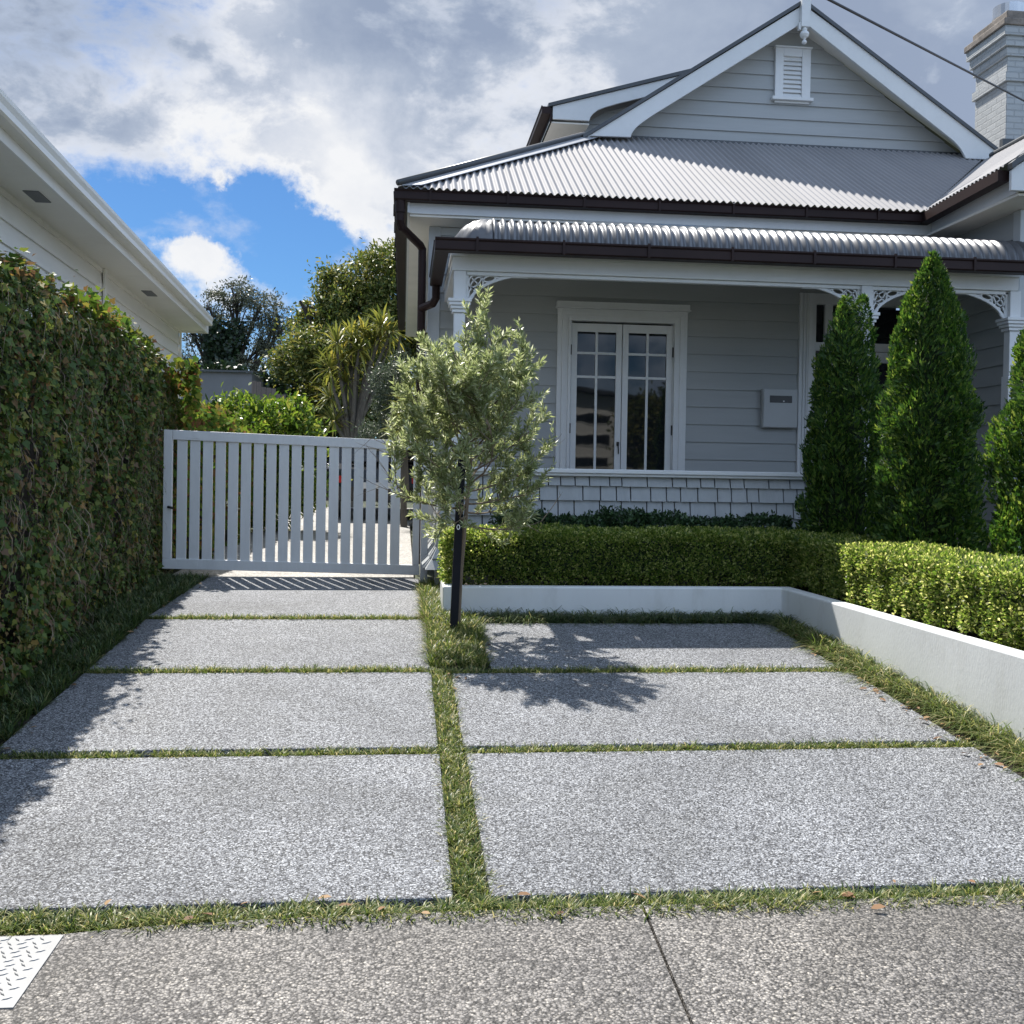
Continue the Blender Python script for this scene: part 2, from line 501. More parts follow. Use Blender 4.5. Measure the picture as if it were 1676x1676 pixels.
# footpath panels (nature strip and road lie behind the camera)
for xa, xb in ((-14, .812), (.822, 14)):
    xs = sorted({xa, xb, *[x for x in (-1.02, -.95, -.8, -.6, -.4, -.2, 0, .26, .6, 1.2, 2.2) if xa < x < xb]})
    mb = MB(); n = len(xs)
    ysl = [lambda x: -2.2, lambda x: 0., lambda x: 1.6, lambda x: edge_y(x)]
    sl = lambda x, y: x - .028 * (3.33 - y) / .67 if abs(x - .817) < .02 else x
    loops = []
    for x in xs:
        top = [(sl(x, f(x)), f(x), float(gz(f(x)))) for f in ysl]
        loops.append(top + [(p[0], p[1], p[2] - .09) for p in reversed(top)])
    mb.loft(loops)
    tag(mb.build('footpath', m_path), kind='structure')
mb = MB(); mb.box(-60, 60, -12, -3.2, -.46, -.12); tag(mb.build('road', m_asphalt), kind='structure')
mb = MB(); mb.box(-60, 60, -3.196, -2.204, -.46, -.075); tag(mb.build('grass_verge', m_ground), kind='structure')

# chequer plate cover set in the footpath
mb = MB()
pz = lambda y: float(gz(y)) + .004
X0, X1, Y0, Y1 = -2.1, -1.016, 2.857, 3.262
mb.hexa([(X0, Y0, pz(Y0) - .01), (X1 - .002, Y0, pz(Y0) - .01), (X1, Y1, pz(Y1) - .01), (X0, Y1, pz(Y1) - .01),
         (X0, Y0, pz(Y0)), (X1 - .002, Y0, pz(Y0)), (X1, Y1, pz(Y1)), (X0, Y1, pz(Y1))])
i = 0
yy = Y0 + .018
while yy < Y1 - .012:
    xx = X0 + .02 + (.0225 if i % 2 else 0)
    k = 0
    while xx < X1 - .02:
        a = RAD(28) if (k + i) % 2 else RAD(-48)
        c_, s_ = math.cos(a), math.sin(a); l, w = .0155, .0042
        z = pz(yy)
        P = lambda u, v, h: (xx + u * c_ - v * s_, yy + u * s_ + v * c_, z + h)
        mb.add([P(-l, 0, 0), P(0, -w, 0), P(l, 0, 0), P(0, w, 0), P(-l * .6, 0, .0024), P(0, -w * .5, .0028), P(l * .6, 0, .0024), P(0, w * .5, .0028)],
               [(4, 5, 6, 7), (0, 1, 5, 4), (1, 2, 6, 5), (2, 3, 7, 6), (3, 0, 4, 7)])
        xx += .036; k += 1
    yy += .026; i += 1
tag(mb.build('access_cover', m_plate, loc=(-1.5, 3.05, .1)), 'silver chequer plate access cover set in the footpath beside the planted joint', 'access cover')

# ------------------------------------------------------------------ house
house = thing('house', 'grey weatherboard villa with white trim, bullnose veranda and corrugated grey roof', 'house', (3., 11., .45))
YW, YV = 11.2, 9.4


def boards_y(mb, x0, x1, Y, z0, z1, anchor, pitch=.1955, xr=None):
    """weatherboards on a wall facing -Y"""
    k = math.floor((z0 - anchor) / pitch)
    while anchor + k * pitch < z1 - 1e-4:
        zb = max(z0, anchor + k * pitch); zt = min(z1, anchor + (k + 1) * pitch)
        fb = (zb - anchor - k * pitch) / pitch; ft = (zt - anchor - k * pitch) / pitch
        yb = Y - .026 + .02 * fb; yt = Y - .026 + .02 * ft
        a0, a1 = (x0, x1) if xr is None else xr(zb)
        c0, c1 = (x0, x1) if xr is None else xr(zt)
        mb.add([(a0, yb, zb), (a1, yb, zb), (c1, yt, zt), (c0, yt, zt), (a0, Y + .012, zb), (a1, Y + .012, zb), (c0, Y + .012, zt), (c1, Y + .012, zt)],
               [(0, 1, 2, 3), (0, 4, 5, 1), (0, 3, 6, 4), (1, 5, 7, 2)])
        k += 1


def boards_x(mb, X, sgn, y0, y1, z0, z1, anchor, pitch=.1955, xf=None):
    """weatherboards on a wall whose outside looks towards sgn*X"""
    fx = xf or (lambda y: X)
    k = math.floor((z0 - anchor) / pitch)
    while anchor + k * pitch < z1 - 1e-4:
        zb = max(z0, anchor + k * pitch); zt = min(z1, anchor + (k + 1) * pitch)
        fb = (zb - anchor - k * pitch) / pitch; ft = (zt - anchor - k * pitch) / pitch
        ob, ot = sgn * (.026 - .02 * fb), sgn * (.026 - .02 * ft)
        mb.add([(fx(y0) + ob, y0, zb), (fx(y1) + ob, y1, zb), (fx(y1) + ot, y1, zt), (fx(y0) + ot, y0, zt), (fx(y0) - sgn * .012, y0, zb), (fx(y1) - sgn * .012, y1, zb)],
               [(0, 1, 2, 3), (0, 4, 5, 1)])
        k += 1


w = MB()
A0 = 2.90
boards_y(w, .30, 1.70, YW, .9, 4.20, A0)
boards_y(w, 3.07, 4.43, YW, .9, 4.20, A0)
boards_y(w, 1.70, 3.07, YW, 3.30, 4.20, A0)
boards_y(w, 4.43, 5.95, YW, 3.60, 4.20, A0)
w.build('front_wall', m_wall, house)
w = MB(); boards_x(w, .262, -1, 11.2, 20.3, .5, 4.20, A0); w.box(.27, .5, 20.2, 20.3, .5, 4.2); w.build('side_wall', m_wall, house)
w = MB()
w.box(.236, .362, YW - .05, YW + .05, .6, 4.19)
w.build('corner_board', m_corner, house, bevel=.004)
w = MB(); w.box(.363, 5.70, YW - .042, YW - .002, 4.10, 4.185); w.build('frieze', m_corner, house, bevel=.004)

# french doors: casing, two leaves
w = MB()
for a, b_, y in ((0, .05, .030), (.05, .085, .044), (.085, .118, .036), (.118, .148, .050)):
    xl, xr_ = 1.655, 3.112; zt = 3.372
    yf = YW - .012 - y
    w.box(xl + a, xl + b_, yf, YW + .05, .98, zt - a)
    w.box(xr_ - b_, xr_ - a, yf, YW + .05, .98, zt - a)
    w.box(xl + b_, xr_ - b_, yf, YW + .05, zt - b_, zt - a)
w.box(1.80, 1.815, YW - .02, YW + .12, .98, 3.224); w.box(2.955, 2.968, YW - .02, YW + .12, .98, 3.224)
w.build('door_casing', m_trim, house, bevel=.003)
w = MB(); w.box(1.640, 3.127, YW - .085, YW + .02, 3.374, 3.432); w.box(1.630, 3.137, YW - .10, YW + .02, 3.356, 3.375); w.build('door_hood', m_trim, house, bevel=.004)
for side, (x0, x1) in enumerate(((1.817, 2.383), (2.391, 2.953))):
    w = MB()
    y0, y1 = YW - .012, YW + .035
    zt, zb = 3.205, .99
    st = .066
    pb = 1.30
    w.box(x0, x0 + st, y0, y1, zb, zt); w.box(x1 - st, x1, y0, y1, zb, zt)
    w.box(x0 + st, x1 - st, y0, y1, 3.112, zt); w.box(x0 + st, x1 - st, y0, y1, zb, pb)
    xm = (x0 + x1) / 2
    w.box(xm - .014, xm + .014, y0 + .006, y1, pb, 3.112)
    for z in (2.878, 2.617):
        w.box(x0 + st, xm - .014, y0 + .006, y1, z - .014, z + .014); w.box(xm + .014, x1 - st, y0 + .006, y1, z - .014, z + .014)
    leaf = w.build('french_door', m_trim, house, bevel=.003)
    for xa, xb in ((x0 + st, xm - .014), (xm + .014, x1 - st)):
        for za, zb_ in ((pb, 2.603), (2.631, 2.864), (2.892, 3.112)):
            q = MB(); q.box(xa, xb, y0 + .022, y0 + .026, za, zb_); q.build('pane', m_glass, leaf)
    q = MB()
    for z in (2.91, 2.045):
        xh = x0 - .004 if side == 0 else x1 + .004
        q = MB(); q.tube([(xh, y0 - .008, z - .055), (xh, y0 - .008, z + .055)], .008); q.build('hinge', m_black, leaf)
    if side == 0:
        q = MB(); q.tube([(2.352, y0 - .012, 1.905), (2.352, y0 - .012, 1.86)], .015, 8); q.tube([(2.352, y0 - .02, 1.89), (2.355, y0 - .035, 1.83), (2.357, y0 - .03, 1.77)], .007)
        q.tube([(2.352, y0 - .001, 1.885), (2.352, y0 - .03, 1.885)], .011)
        q.build('handle', m_black, leaf)
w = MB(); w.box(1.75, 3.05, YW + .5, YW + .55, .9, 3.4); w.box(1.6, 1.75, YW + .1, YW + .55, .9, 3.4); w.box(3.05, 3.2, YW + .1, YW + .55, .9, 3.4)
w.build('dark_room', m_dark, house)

# entrance: fluted pilasters, side light, fanlight, panelled door
w = MB()
for xa in (4.40, 5.70):
    for k, (a, b_, y) in enumerate(((0, .028, .05), (.028, .048, .036), (.048, .066, .05), (.066, .084, .036), (.084, .102, .05), (.102, .162, .058))):
        if xa > 5: a, b_ = .162 - b_, .162 - a
        w.box(xa + a, xa + b_, YW - y, YW + .06, .95, 3.62 if xa < 5 else 3.5)
w.box(4.562, 4.600, YW - .03, YW + .06, .95, 3.50)
w.box(4.700, 4.79, YW - .035, YW + .06, .95, 3.50)
w.box(5.62, 5.70, YW - .035, YW + .06, .95, 3.50)
w.box(4.562, 5.70, YW - .04, YW + .06, 3.50, 3.62)
w.box(4.600, 4.700, YW - .03, YW + .06, 2.98, 3.075)
w.box(4.79, 5.62, YW - .045, YW + .06, 2.985, 3.075)
w.build('entrance_frame', m_trim, house, bevel=.003)
for nm, (a, b_, c_, d_), mt in (('side_light', (4.600, 4.700, 3.075, 3.50), m_glass), ('side_light', (4.600, 4.700, 1.6, 2.98), m_frost), ('fanlight', (4.79, 5.62, 3.075, 3.47), m_glass)):
    q = MB(); q.box(a, b_, YW + .01, YW + .02, c_, d_); q.build(nm, mt, house)
w = MB()
w.box(4.795, 4.93, YW - .012, YW + .05, .97, 2.98); w.box(5.545, 5.615, YW - .012, YW + .05, .97, 2.98)
w.box(4.93, 5.545, YW - .012, YW + .05, 2.86, 2.98); w.box(4.93, 5.545, YW - .012, YW + .05, .97, 1.7)
fd = w.build('front_door', m_trim, house, bevel=.004)
q = MB(); q.box(4.93, 5.545, YW + .01, YW + .02, 1.7, 2.86); q.build('pane', m_glass, fd)
q = MB(); q.tube([(4.86, YW - .012, 1.95), (4.86, YW - .06, 1.95)], .012); q.lathe([(0, -.03), (.025, -.02), (.03, 0), (.02, .025), (0, .03)], (4.86, YW - .07, 1.95), 12); q.build('door_knob', m_black, fd, smooth=True)
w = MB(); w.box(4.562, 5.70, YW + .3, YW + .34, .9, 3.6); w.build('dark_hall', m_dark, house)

# veranda deck, ceiling, beam
w = MB(); w.box(.36, 5.94, 9.46, 11.17, .84, .95); w.build('veranda_floor', m_timber, house)
w = MB(); w.hexa([(.53, 9.465, 3.545), (5.93, 9.465, 3.545), (5.93, 11.165, 3.85), (.53, 11.165, 3.85), (.53, 9.465, 3.575), (5.93, 9.465, 3.575), (5.93, 11.165, 3.88), (.53, 11.165, 3.88)]); w.build('veranda_ceiling', m_soffit, house)
w = MB()
w.box(.41, 5.86, 9.34, 9.46, 3.375, 3.50); w.box(.40, 5.868, 9.325, 9.46, 3.50, 3.540); w.box(.41, .53, 9.461, 11.14, 3.375, 3.50); w.box(.40, .53, 9.461, 11.14, 3.50, 3.540)
w.box(.545, 5.75, 9.37, 9.43, 3.340, 3.374)
w.build('veranda_beam', m_trim, house, bevel=.004)


def post(xc, r=.055):
    w = MB()
    w.box(xc - r, xc + r, 9.345, 9.345 + 2 * r, 3.118, 3.374)
    for z0, z1, e in ((3.085, 3.117, .052), (3.055, 3.084, .042), (3.025, 3.054, .028), (2.992, 3.024, .014)):
        w.box(xc - r - e, xc + r + e, 9.345 - e, 9.345 + 2 * r + e, z0, z1)
    w.box(xc - r + .004, xc + r - .004, 9.349, 9.341 + 2 * r, 2.56, 2.991)
    w.box(xc - r - .006, xc + r + .006, 9.339, 9.351 + 2 * r, 1.592, 2.559)
    return w.build('veranda_post', m_trim, house, bevel=.006)


post(.485); post(4.345); post(5.835)
for xa in (4.29, 5.78):  # lower part of the entrance posts down to the deck
    w = MB(); w.box(xa, xa + .11, 9.345, 9.455, .95, 1.591); w.build('post_base', m_trim, house)


def arc(cx, cz, rx, rz, a0, a1, n, rot=0.):
    P = []
    for k in range(n + 1):
        a = RAD(a0 + (a1 - a0) * k / n)
        u, v = rx * math.cos(a), rz * math.sin(a)
        P.append((cx + u * math.cos(rot) - v * math.sin(rot), cz + u * math.sin(rot) + v * math.cos(rot)))
    return P


def bracket(xc, zc, s):
    w = MB()
    y0, y1 = 9.385, 9.412
    T = lambda pts: [(xc + s * x, zc + z) for x, z in pts]
    w.ribbon(T([(.012, -.285), (.012, -.01)]), .024, y0, y1)
    w.ribbon(T([(.0, -.012), (.40, -.012), (.58, -.016)]), .026, y0, y1)
    bz = lambda t: ((1 - t) ** 2 * .016 + 2 * t * (1 - t) * .075 + t * t * .42, -(1 - t) ** 2 * .295 - 2 * t * (1 - t) * .105 - t * t * .026)
    w.ribbon(T([bz(k / 15) for k in range(16)] + [(.57, -.026)]), .024, y0, y1)
    wy0, wy1 = 9.389, 9.408
    R_ = lambda *a, **k: T(arc(*a, **k))
    w.ribbon(R_(.092, -.090, .066, .066, 0, 345, 22), .013, wy0, wy1, closed=True)
    w.ribbon(R_(.092, -.090, .062, .026, 0, 340, 16, rot=RAD(45)), .011, wy0, wy1, closed=True)
    w.ribbon(T([(.055, -.055), (.092, -.090), (.135, -.132)]), .010, wy0, wy1)
    w.ribbon(R_(.215, -.056, .056, .026, 0, 340, 16, rot=RAD(14)), .013, wy0, wy1, closed=True)
    w.ribbon(R_(.052, -.195, .024, .050, 0, 340, 16, rot=RAD(-12)), .013, wy0, wy1, closed=True)
    w.ribbon(T([(.275, -.040), (.31, -.046), (.345, -.030)]), .011, wy0, wy1)
    w.ribbon(T([(.032, -.255), (.040, -.24), (.030, -.225)]), .011, wy0, wy1)
    return w.build('fretwork_bracket', m_trim, house)


bracket(.541, 3.372, 1); bracket(4.289, 3.372, -1); bracket(4.401, 3.372, 1); bracket(5.779, 3.372, -1)

# balustrade wall of shingles with flared foot
flare = lambda z: 0. if z > .93 else .125 * ((.93 - z) / .27) ** 1.5
rs = random.Random(5)
w = MB()
rows = [1.526, 1.436, 1.302, 1.155, 1.012, .868, .755, .66]
XE = 3.86
for r_ in range(len(rows) - 1):
    zt, zb = rows[r_], rows[r_ + 1]
    x = .335 - flare(zb)
    first = True
    while x < XE:
        wd = rs.choice([.115, .135, .15, .165, .19, .205, .24])
        x1 = min(x + wd, XE)
        jb = rs.uniform(-.0025, .002); lift = rs.uniform(0, .003)
        yb = YV - flare(zb) - .030 - lift; yt = YV - flare(zt) - .006
        w.hexa([(x, yb, zb + jb), (x1 - .011, yb, zb + jb), (x1 - .011, YV + .02, zb + jb), (x, YV + .02, zb + jb),
                (x + (flare(zb) - flare(zt) if first else 0), yt, zt - .001), (x1 - .011, yt, zt - .001), (x1 - .011, YV + .02, zt - .001), (x + (flare(zb) - flare(zt) if first else 0), YV + .02, zt - .001)])
        x = x1; first = False
    y = YV + .022 - flare(zb) * .0
    while y < 11.1:
        wd = rs.choice([.12, .15, .17, .2, .24]); y1 = min(y + wd, 11.1)
        xb = .335 - flare(zb) - .022; xt = .335 - flare(zt) - .006
        w.hexa([(xb, y, zb), (.36, y, zb), (.36, y1 - .008, zb), (xb, y1 - .008, zb), (xt, y, zt - .001), (.36, y, zt - .001), (.36, y1 - .008, zt - .001), (xt, y1 - .008, zt - .001)])
        y = y1
w.build('shingled_balustrade', m_shingle, house)
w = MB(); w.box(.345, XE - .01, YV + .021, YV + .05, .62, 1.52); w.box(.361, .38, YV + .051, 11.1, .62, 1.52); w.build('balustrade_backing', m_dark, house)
w = MB()
w.box(.255, XE + .03, YV - .075, YV + .10, 1.552, 1.592); w.box(.285, XE + .02, YV - .055, YV + .09, 1.525, 1.551)
w.box(.255, .42, YV + .101, 11.13, 1.552, 1.592); w.box(.285, .41, YV + .091, 11.13, 1.525, 1.551)
w.build('balustrade_cap', m_trim, house, bevel=.006)
for x, y in ((.30, 9.43), (.335, 9.75)):
    w = MB(); w.box(x, x + .085, y, y + .085, .30, .70); w.build('foundation_pile', m_corner, house)
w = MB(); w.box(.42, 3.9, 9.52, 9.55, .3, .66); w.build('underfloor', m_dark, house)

# gutters -------------------------------------------------------
GP = [(.125, 0.), (.012, .0), (.0, .012), (.004, .085), (-.008, .098), (-.008, .112), (.006, .112), (.012, .1), (.125, .1)]


def gutter_front(mb, x0, x1, y0, z0, brk=.77):
    mb.prism([(y0 + a, z0 + b_) for a, b_ in GP], 'x', x0, x1)
    x = x0 + .36
    while x < x1:
        mb.box(x, x + .022, y0 - .014, y0 + .004, z0 + .0, z0 + .125); x += brk


w = MB(); gutter_front(w, .245, 5.94, 9.045, 3.49)
w.prism([(.245 + a, 3.49 + b_) for a, b_ in GP], 'y', 9.171, 10.85)
vg = w.build('veranda_gutter', m_gutter, house)
w = MB(); gutter_front(w, -.139, 5.56, 10.6, 4.322, .8)
w.prism([(-.139 + a, 4.322 + b_) for a, b_ in GP], 'y', 10.726, 20.45)
yy = 11.3
while yy < 20.3:
    w.box(-.153, -.135, yy, yy + .022, 4.322, 4.447); yy += .8
xa, xb = 5.63, 5.525
w.loft([[(xa - a + .03, 10.726, 4.322 + b_) for a, b_ in GP], [(xb - a + .03, 9.02, 4.322 + b_) for a, b_ in GP]])
mg = w.build('main_gutter', m_gutter, house)
w = MB(); w.box(.025, 5.72, 10.727, 10.75, 4.215, 4.36); w.box(.0, .025, 10.70, 20.45, 4.215, 4.36)
w.loft([[(5.70, 10.7261, 4.215), (5.725, 10.7261, 4.215), (5.725, 10.7261, 4.36), (5.70, 10.7261, 4.36)], [(5.60, 9.0, 4.215), (5.625, 9.0, 4.215), (5.625, 9.0, 4.36), (5.60, 9.0, 4.36)]])
w.build('fascia', m_trim, house, bevel=.003)
w = MB(); w.box(.026, 5.95, 10.751, 11.22, 4.19, 4.214); w.box(.026, .27, 11.221, 20.4, 4.19, 4.214); w.box(5.62, 5.98, 9.0, 10.75, 4.19, 4.2135)
w.build('eave_soffit', m_soffit, house)

# downpipe
w = MB()
w.tube([(-.075, 10.665, 4.325), (-.075, 10.665, 4.20)], .055, 12)
w.tube([(-.075, 10.665, 4.30), (-.075, 10.665, 4.12), (-.06, 10.69, 4.06), (.14, 11.03, 3.955), (.165, 11.07, 3.92), (.165, 11.07, 3.84), (.165, 11.07, .55)], .044, 12)
w.tube([(.31, 10.80, 3.492), (.31, 10.82, 3.36), (.28, 10.86, 3.31), (.17, 11.05, 3.29)], .043, 12)
for z in (3.0, 1.9): w.box(.115, .235, 11.045, 11.062, z, z + .03)
w.build('downpipe', m_gutter, house, smooth=False)

# main roof: corrugated front slope, plain slopes elsewhere
SL = .586
valY = lambda x: 10.6 + (x - 5.60) / .863


def corr(mb, x0, x1, per, amp, ylo, yhi, zf, nn=8, rows=2):
    n = int((x1 - x0) / per * nn); vs = []; fs = []
    for i in range(n + 1):
        x = x0 + (x1 - x0) * i / n
        a = amp * math.sin(2 * math.pi * x / per)
        for r_ in range(rows):
            y = ylo(x) + (yhi(x) - ylo(x)) * r_ / (rows - 1)
            vs.append((x, y - a * .5, zf(y) + a * .86))
    for i in range(n):
        for r_ in range(rows - 1):
            k = i * rows + r_
            fs.append((k, k + rows, k + rows + 1, k + 1))
    mb.add(vs, fs)


w = MB()
corr(w, -.06, 7.72, .0765, .0135, lambda x: 10.565 if x < 5.60 else valY(x) + .03, lambda x: min(10.62 + x, 13.11), lambda y: 4.455 + SL * (y - 10.6))
rf = w.build('roof', m_roof, house, smooth=True, recalc=False)
w = MB()
w.add([(-.10, 10.56, 4.44), (2.2, 12.86, 5.79), (2.2, 20.5, 5.79), (-.10, 20.5, 4.44)], [(0, 1, 2, 3)])
w.build('roof_side_slope', m_roof, house, recalc=False)
w = MB(); w.add([(7.7, 12.95, 5.78), (11, 12.95, 4.9), (11, 20.5, 4.9), (7.7, 20.5, 5.78)], [(0, 1, 2, 3)])
w.build('roof_side_slope', m_roof, house, recalc=False)
w = MB()
w.tube([(-.10, 10.55, 4.475), (2.2, 12.83, 5.822)], .032, 10)
w.build('hip_roll', m_flash, house, smooth=True)
w = MB()
w.hexa([(-.08, 10.575, 4.455), (.14, 10.575, 4.468), (2.40, 12.83, 5.800), (2.2, 12.85, 5.80), (-.08, 10.575, 4.463), (.14, 10.575, 4.476), (2.40, 12.83, 5.808), (2.2, 12.85, 5.815)])
w.build('hip_flashing', m_flashl, house)
w = MB()   # valley tray
w.hexa([(5.58, 10.60, 4.435), (5.66, 10.58, 4.44), (8.1, 13.36, 6.08), (7.98, 13.42, 6.08), (5.58, 10.60, 4.44), (5.66, 10.58, 4.445), (8.1, 13.36, 6.085), (7.98, 13.42, 6.085)])
w.box(2.35, 7.75, 13.02, 13.10, 5.80, 5.90)
w.build('valley_flashing', m_flash, house)

# front gable
GZ0 = 5.86
apx, apz = 5.0, 7.46
gl = lambda z: 2.30 + (z - 5.72) / .668
gr = lambda z: 7.70 - (z - 5.72) / .668
w = MB()
boards_y(w, 0, 0, 13.1, 5.84, 7.45, 6.047, .1885, xr=lambda z: (min(gl(z) + .1, 5.0), max(gr(z) - .1, 5.0)))
w.build('gable_wall', m_wall, house)
L_out = [(2.20, 5.735), (4.99, 7.585)]


def foot(pts_outer, pts_inner, y0, y1, mat=m_trim):
    w = MB(); w.prism(pts_outer + pts_inner, 'y', y0, y1); return w.build('bargeboard', mat, house, bevel=.004)


foot([(2.235, 5.775), (2.205, 5.735), (2.20, 5.725)][::-1] + [(4.99, 7.585)], [(4.99, 7.37), (4.946, 7.335), (3.06, 6.085), (2.97, 6.02), (2.90, 5.965), (2.85, 5.92), (2.815, 5.875), (2.79, 5.83), (2.782, 5.795), (2.27, 5.785)], 12.76, 12.80)
foot([(7.70, 5.875), (5.015, 7.585)], [(5.015, 7.37), (5.085, 7.325), (7.06, 5.965), (7.12, 5.91), (7.165, 5.86), (7.20, 5.805), (7.235, 5.742), (7.58, 5.742)], 12.76, 12.80)
w = MB()
for s, x0 in ((1, 2.17), (-1, 7.83)):
    P = lambda t, dz: (x0 + (5.0 - x0) * t, 5.735 + (7.61 - 5.735) * t + dz)
    w.prism([P(0, 0), P(1, 0), P(1, .05), P(0, .05)], 'y', 12.735, 20.5)
w.build('gable_roof', m_flash, house)
w = MB()
for x0 in (2.40, 7.60):
    P = lambda t, dz: (x0 + (5.0 - x0) * t, 5.80 + (7.45 - 5.80) * t + dz)
    w.prism([P(0, 0), P(1, 0), P(1, .02), P(0, .02)], 'y', 12.801, 13.12)
w.build('gable_soffit', m_soffit, house)
w = MB()
w.box(4.950, 5.057, 12.68, 12.758, 7.285, 8.35)
w.box(4.925, 4.949, 12.70, 12.757, 7.25, 7.34); w.box(5.058, 5.075, 12.70, 12.757, 7.50, 7.66)
w.lathe([(.0, .215), (.028, .21), (.034, .19), (.03, .17), (.056, .145), (.060, .12), (.045, .09), (.016, .07), (.014, .055), (.03, .04), (.032, .02), (.02, .005), (0, 0)][::-1], (5.003, 12.72, 7.072), 14)
w.build('finial', m_trim, house)
w = MB()
yv = 13.068
w.box(4.745, 4.855, yv - .035, yv + .03, 6.51, 7.15); w.box(5.105, 5.222, yv - .035, yv + .03, 6.51, 7.15); w.box(4.856, 5.104, yv - .035, yv + .03, 7.045, 7.15)
w.box(4.735, 5.237, yv - .055, yv + .03, 7.151, 7.172); w.box(4.705, 5.257, yv - .065, yv + .03, 6.468, 6.509); w.box(4.75, 5.218, yv - .02, yv + .03, 6.44, 6.467)
gv = w.build('gable_vent', m_trim, house, bevel=.003)
w = MB()
for k in range(9):
    z = 6.515 + k * .0588
    w.hexa([(4.857, yv - .024, z), (5.103, yv - .024, z), (5.103, yv + .004, z + .064), (4.857, yv + .004, z + .064), (4.857, yv - .028, z + .006), (5.103, yv - .028, z + .006), (5.103, yv - .0, z + .068), (4.857, yv - .0, z + .068)])
w.box(4.857, 5.103, yv + .012, yv + .028, 6.51, 7.044, 1)
w.build('louvre', [m_trim, m_flash], gv)

# upper dormer behind the gable
w = MB()
w.prism([(2.10, 6.93), (2.10, 6.745), (2.645, 6.745), (2.66, 6.80), (2.70, 6.855), (2.77, 6.91), (2.86, 6.952), (3.09, 7.03), (4.6, 7.47), (4.6, 7.66)], 'y', 15.0, 15.04)
w.build('dormer_bargeboard', m_trim, house, bevel=.004)
w = MB(); w.prism([(2.03, 6.915), (4.65, 7.68), (4.65, 7.735), (2.03, 6.965)], 'y', 14.97, 18.2); w.build('dormer_roof', m_flash, house)
w = MB(); boards_y(w, 2.62, 4.8, 15.32, 5.7, 7.55, 6.047, .1885, xr=lambda z: (2.62 if z < 6.9 else 2.62 + (z - 6.9) / .29, 4.8)); boards_x(w, 2.62, -1, 15.33, 18, 5.6, 6.9, 6.047, .1885)
w.build('dormer_wall', m_wall, house)
w = MB(); w.box(2.06, 2.65, 15.041, 18.2, 6.70, 6.72); w.build('dormer_soffit', m_soffit, house)
w = MB(); w.prism([(1.935 + a, 6.815 + b_) for a, b_ in GP], 'y', 14.98, 18.2); w.box(2.061, 2.085, 15.0, 18.2, 6.70, 6.90); w.build('dormer_gutter', m_gutter, house)

# bullnose veranda roof
prof = []
for k in range(9):
    a = math.pi - (math.pi / 2 - .08) * k / 8
    prof.append((9.455 + .345 * math.cos(a), 3.555 + .300 * math.sin(a), math.cos(a), math.sin(a)))
for y in (9.8, 10.3, 11.17): prof.append((y, prof[8][1] + (y - prof[8][0]) * .085, -.08, 1.))
w = MB(); vs = []; fs = []; per = .0845
x0, x1 = .74, 5.925; n = int((x1 - x0) / per * 8); m_ = len(prof)
for i in range(n + 1):
    x = x0 + (x1 - x0) * i / n
    a = .018 * math.sin(2 * math.pi * x / per) + .002 * math.sin(x * 3.1) + (.004 if int((x - x0) / .76) % 2 else 0)
    for y, z, ny, nz in prof: vs.append((x, y + a * ny, z + a * nz))
for i in range(n):
    for j in range(m_ - 1): k = i * m_ + j; fs.append((k, k + m_, k + m_ + 1, k + 1))
w.add(vs, fs); w.build('bullnose_roof', m_bull, house, smooth=True, recalc=False)
w = MB(); vs = []; fs = []
nr = 14
for i in range(nr + 1):
    a = math.pi / 2 * i / nr
    for j, (y, z, ny, nz) in enumerate(prof[:9]):
        r_ = 9.455 - y + .004
        lump = .010 * math.sin(9 * a + j) * math.sin(j * .8) + .006 * math.sin(23 * a)
        r_ = max(0, r_ + lump * (1 if j < 7 else .3))
        vs.append((.755 - r_ * math.sin(a), 9.455 - r_ * math.cos(a), z + lump * .8 + .006))
for i in range(nr):
    for j in range(8): k = i * 9 + j; fs.append((k, k + 1, k + 10, k + 9))
k0 = len(vs)
for y in (9.455, 11.17):
    for j, (yy, z, ny, nz) in enumerate(prof[:9]): vs.append((.755 - (9.455 - yy + .004), y, z + .006))
for j in range(8): fs.append((k0 + j, k0 + j + 1, k0 + 9 + j + 1, k0 + 9 + j))
w.add(vs, fs); w.build('bullnose_end_flashing', m_bull, house, smooth=True)

# right wing: side wall, front wall, roof, barge end
w = MB(); boards_x(w, 5.955, -1, 9.5, 11.17, .85, 3.62, A0); boards_x(w, 5.955, -1, 9.5, 11.17, 3.62, 4.19, 3.62, .30)
boards_y(w, 6.05, 9.5, 9.5, .5, 4.9, A0)
w.build('wing_wall', m_wall, house)
w = MB(); w.box(5.925, 6.05, 9.44, 9.56, .5, 4.188); w.build('wing_corner_board', m_corner, house, bevel=.004)
w = MB(); vs = []; fs = []
wz = lambda x: 4.452 + .66 * (x - 5.56)
for i, y in enumerate([8.98 + .0765 / 8 * k for k in range(int((13.4 - 8.98) / .0765 * 8))]):
    a = .0105 * math.sin(2 * math.pi * y / .0765)
    xl = 5.565 - .0615 * (10.6 - y) if y < 10.6 else 5.60 + .863 * (y - 10.6) + .02
    xl = min(xl, 7.49)
    for x in (xl, 7.5): vs.append((x - a * .5, y, wz(x) + a * .8 + (.0615 * (10.6 - y) * .66 if y < 10.6 and x < 7 else 0)))
for i in range(len(vs) // 2 - 1): fs.append((2 * i, 2 * i + 2, 2 * i + 3, 2 * i + 1))
w.add(vs, fs); w.build('wing_roof', m_roof, house, smooth=True)
w = MB(); w.add([(7.5, 8.98, wz(7.5)), (9.5, 8.98, 4.45), (9.5, 13.4, 4.45), (7.5, 13.4, wz(7.5))], [(0, 1, 2, 3)]); w.build('wing_far_slope', m_roof, house)
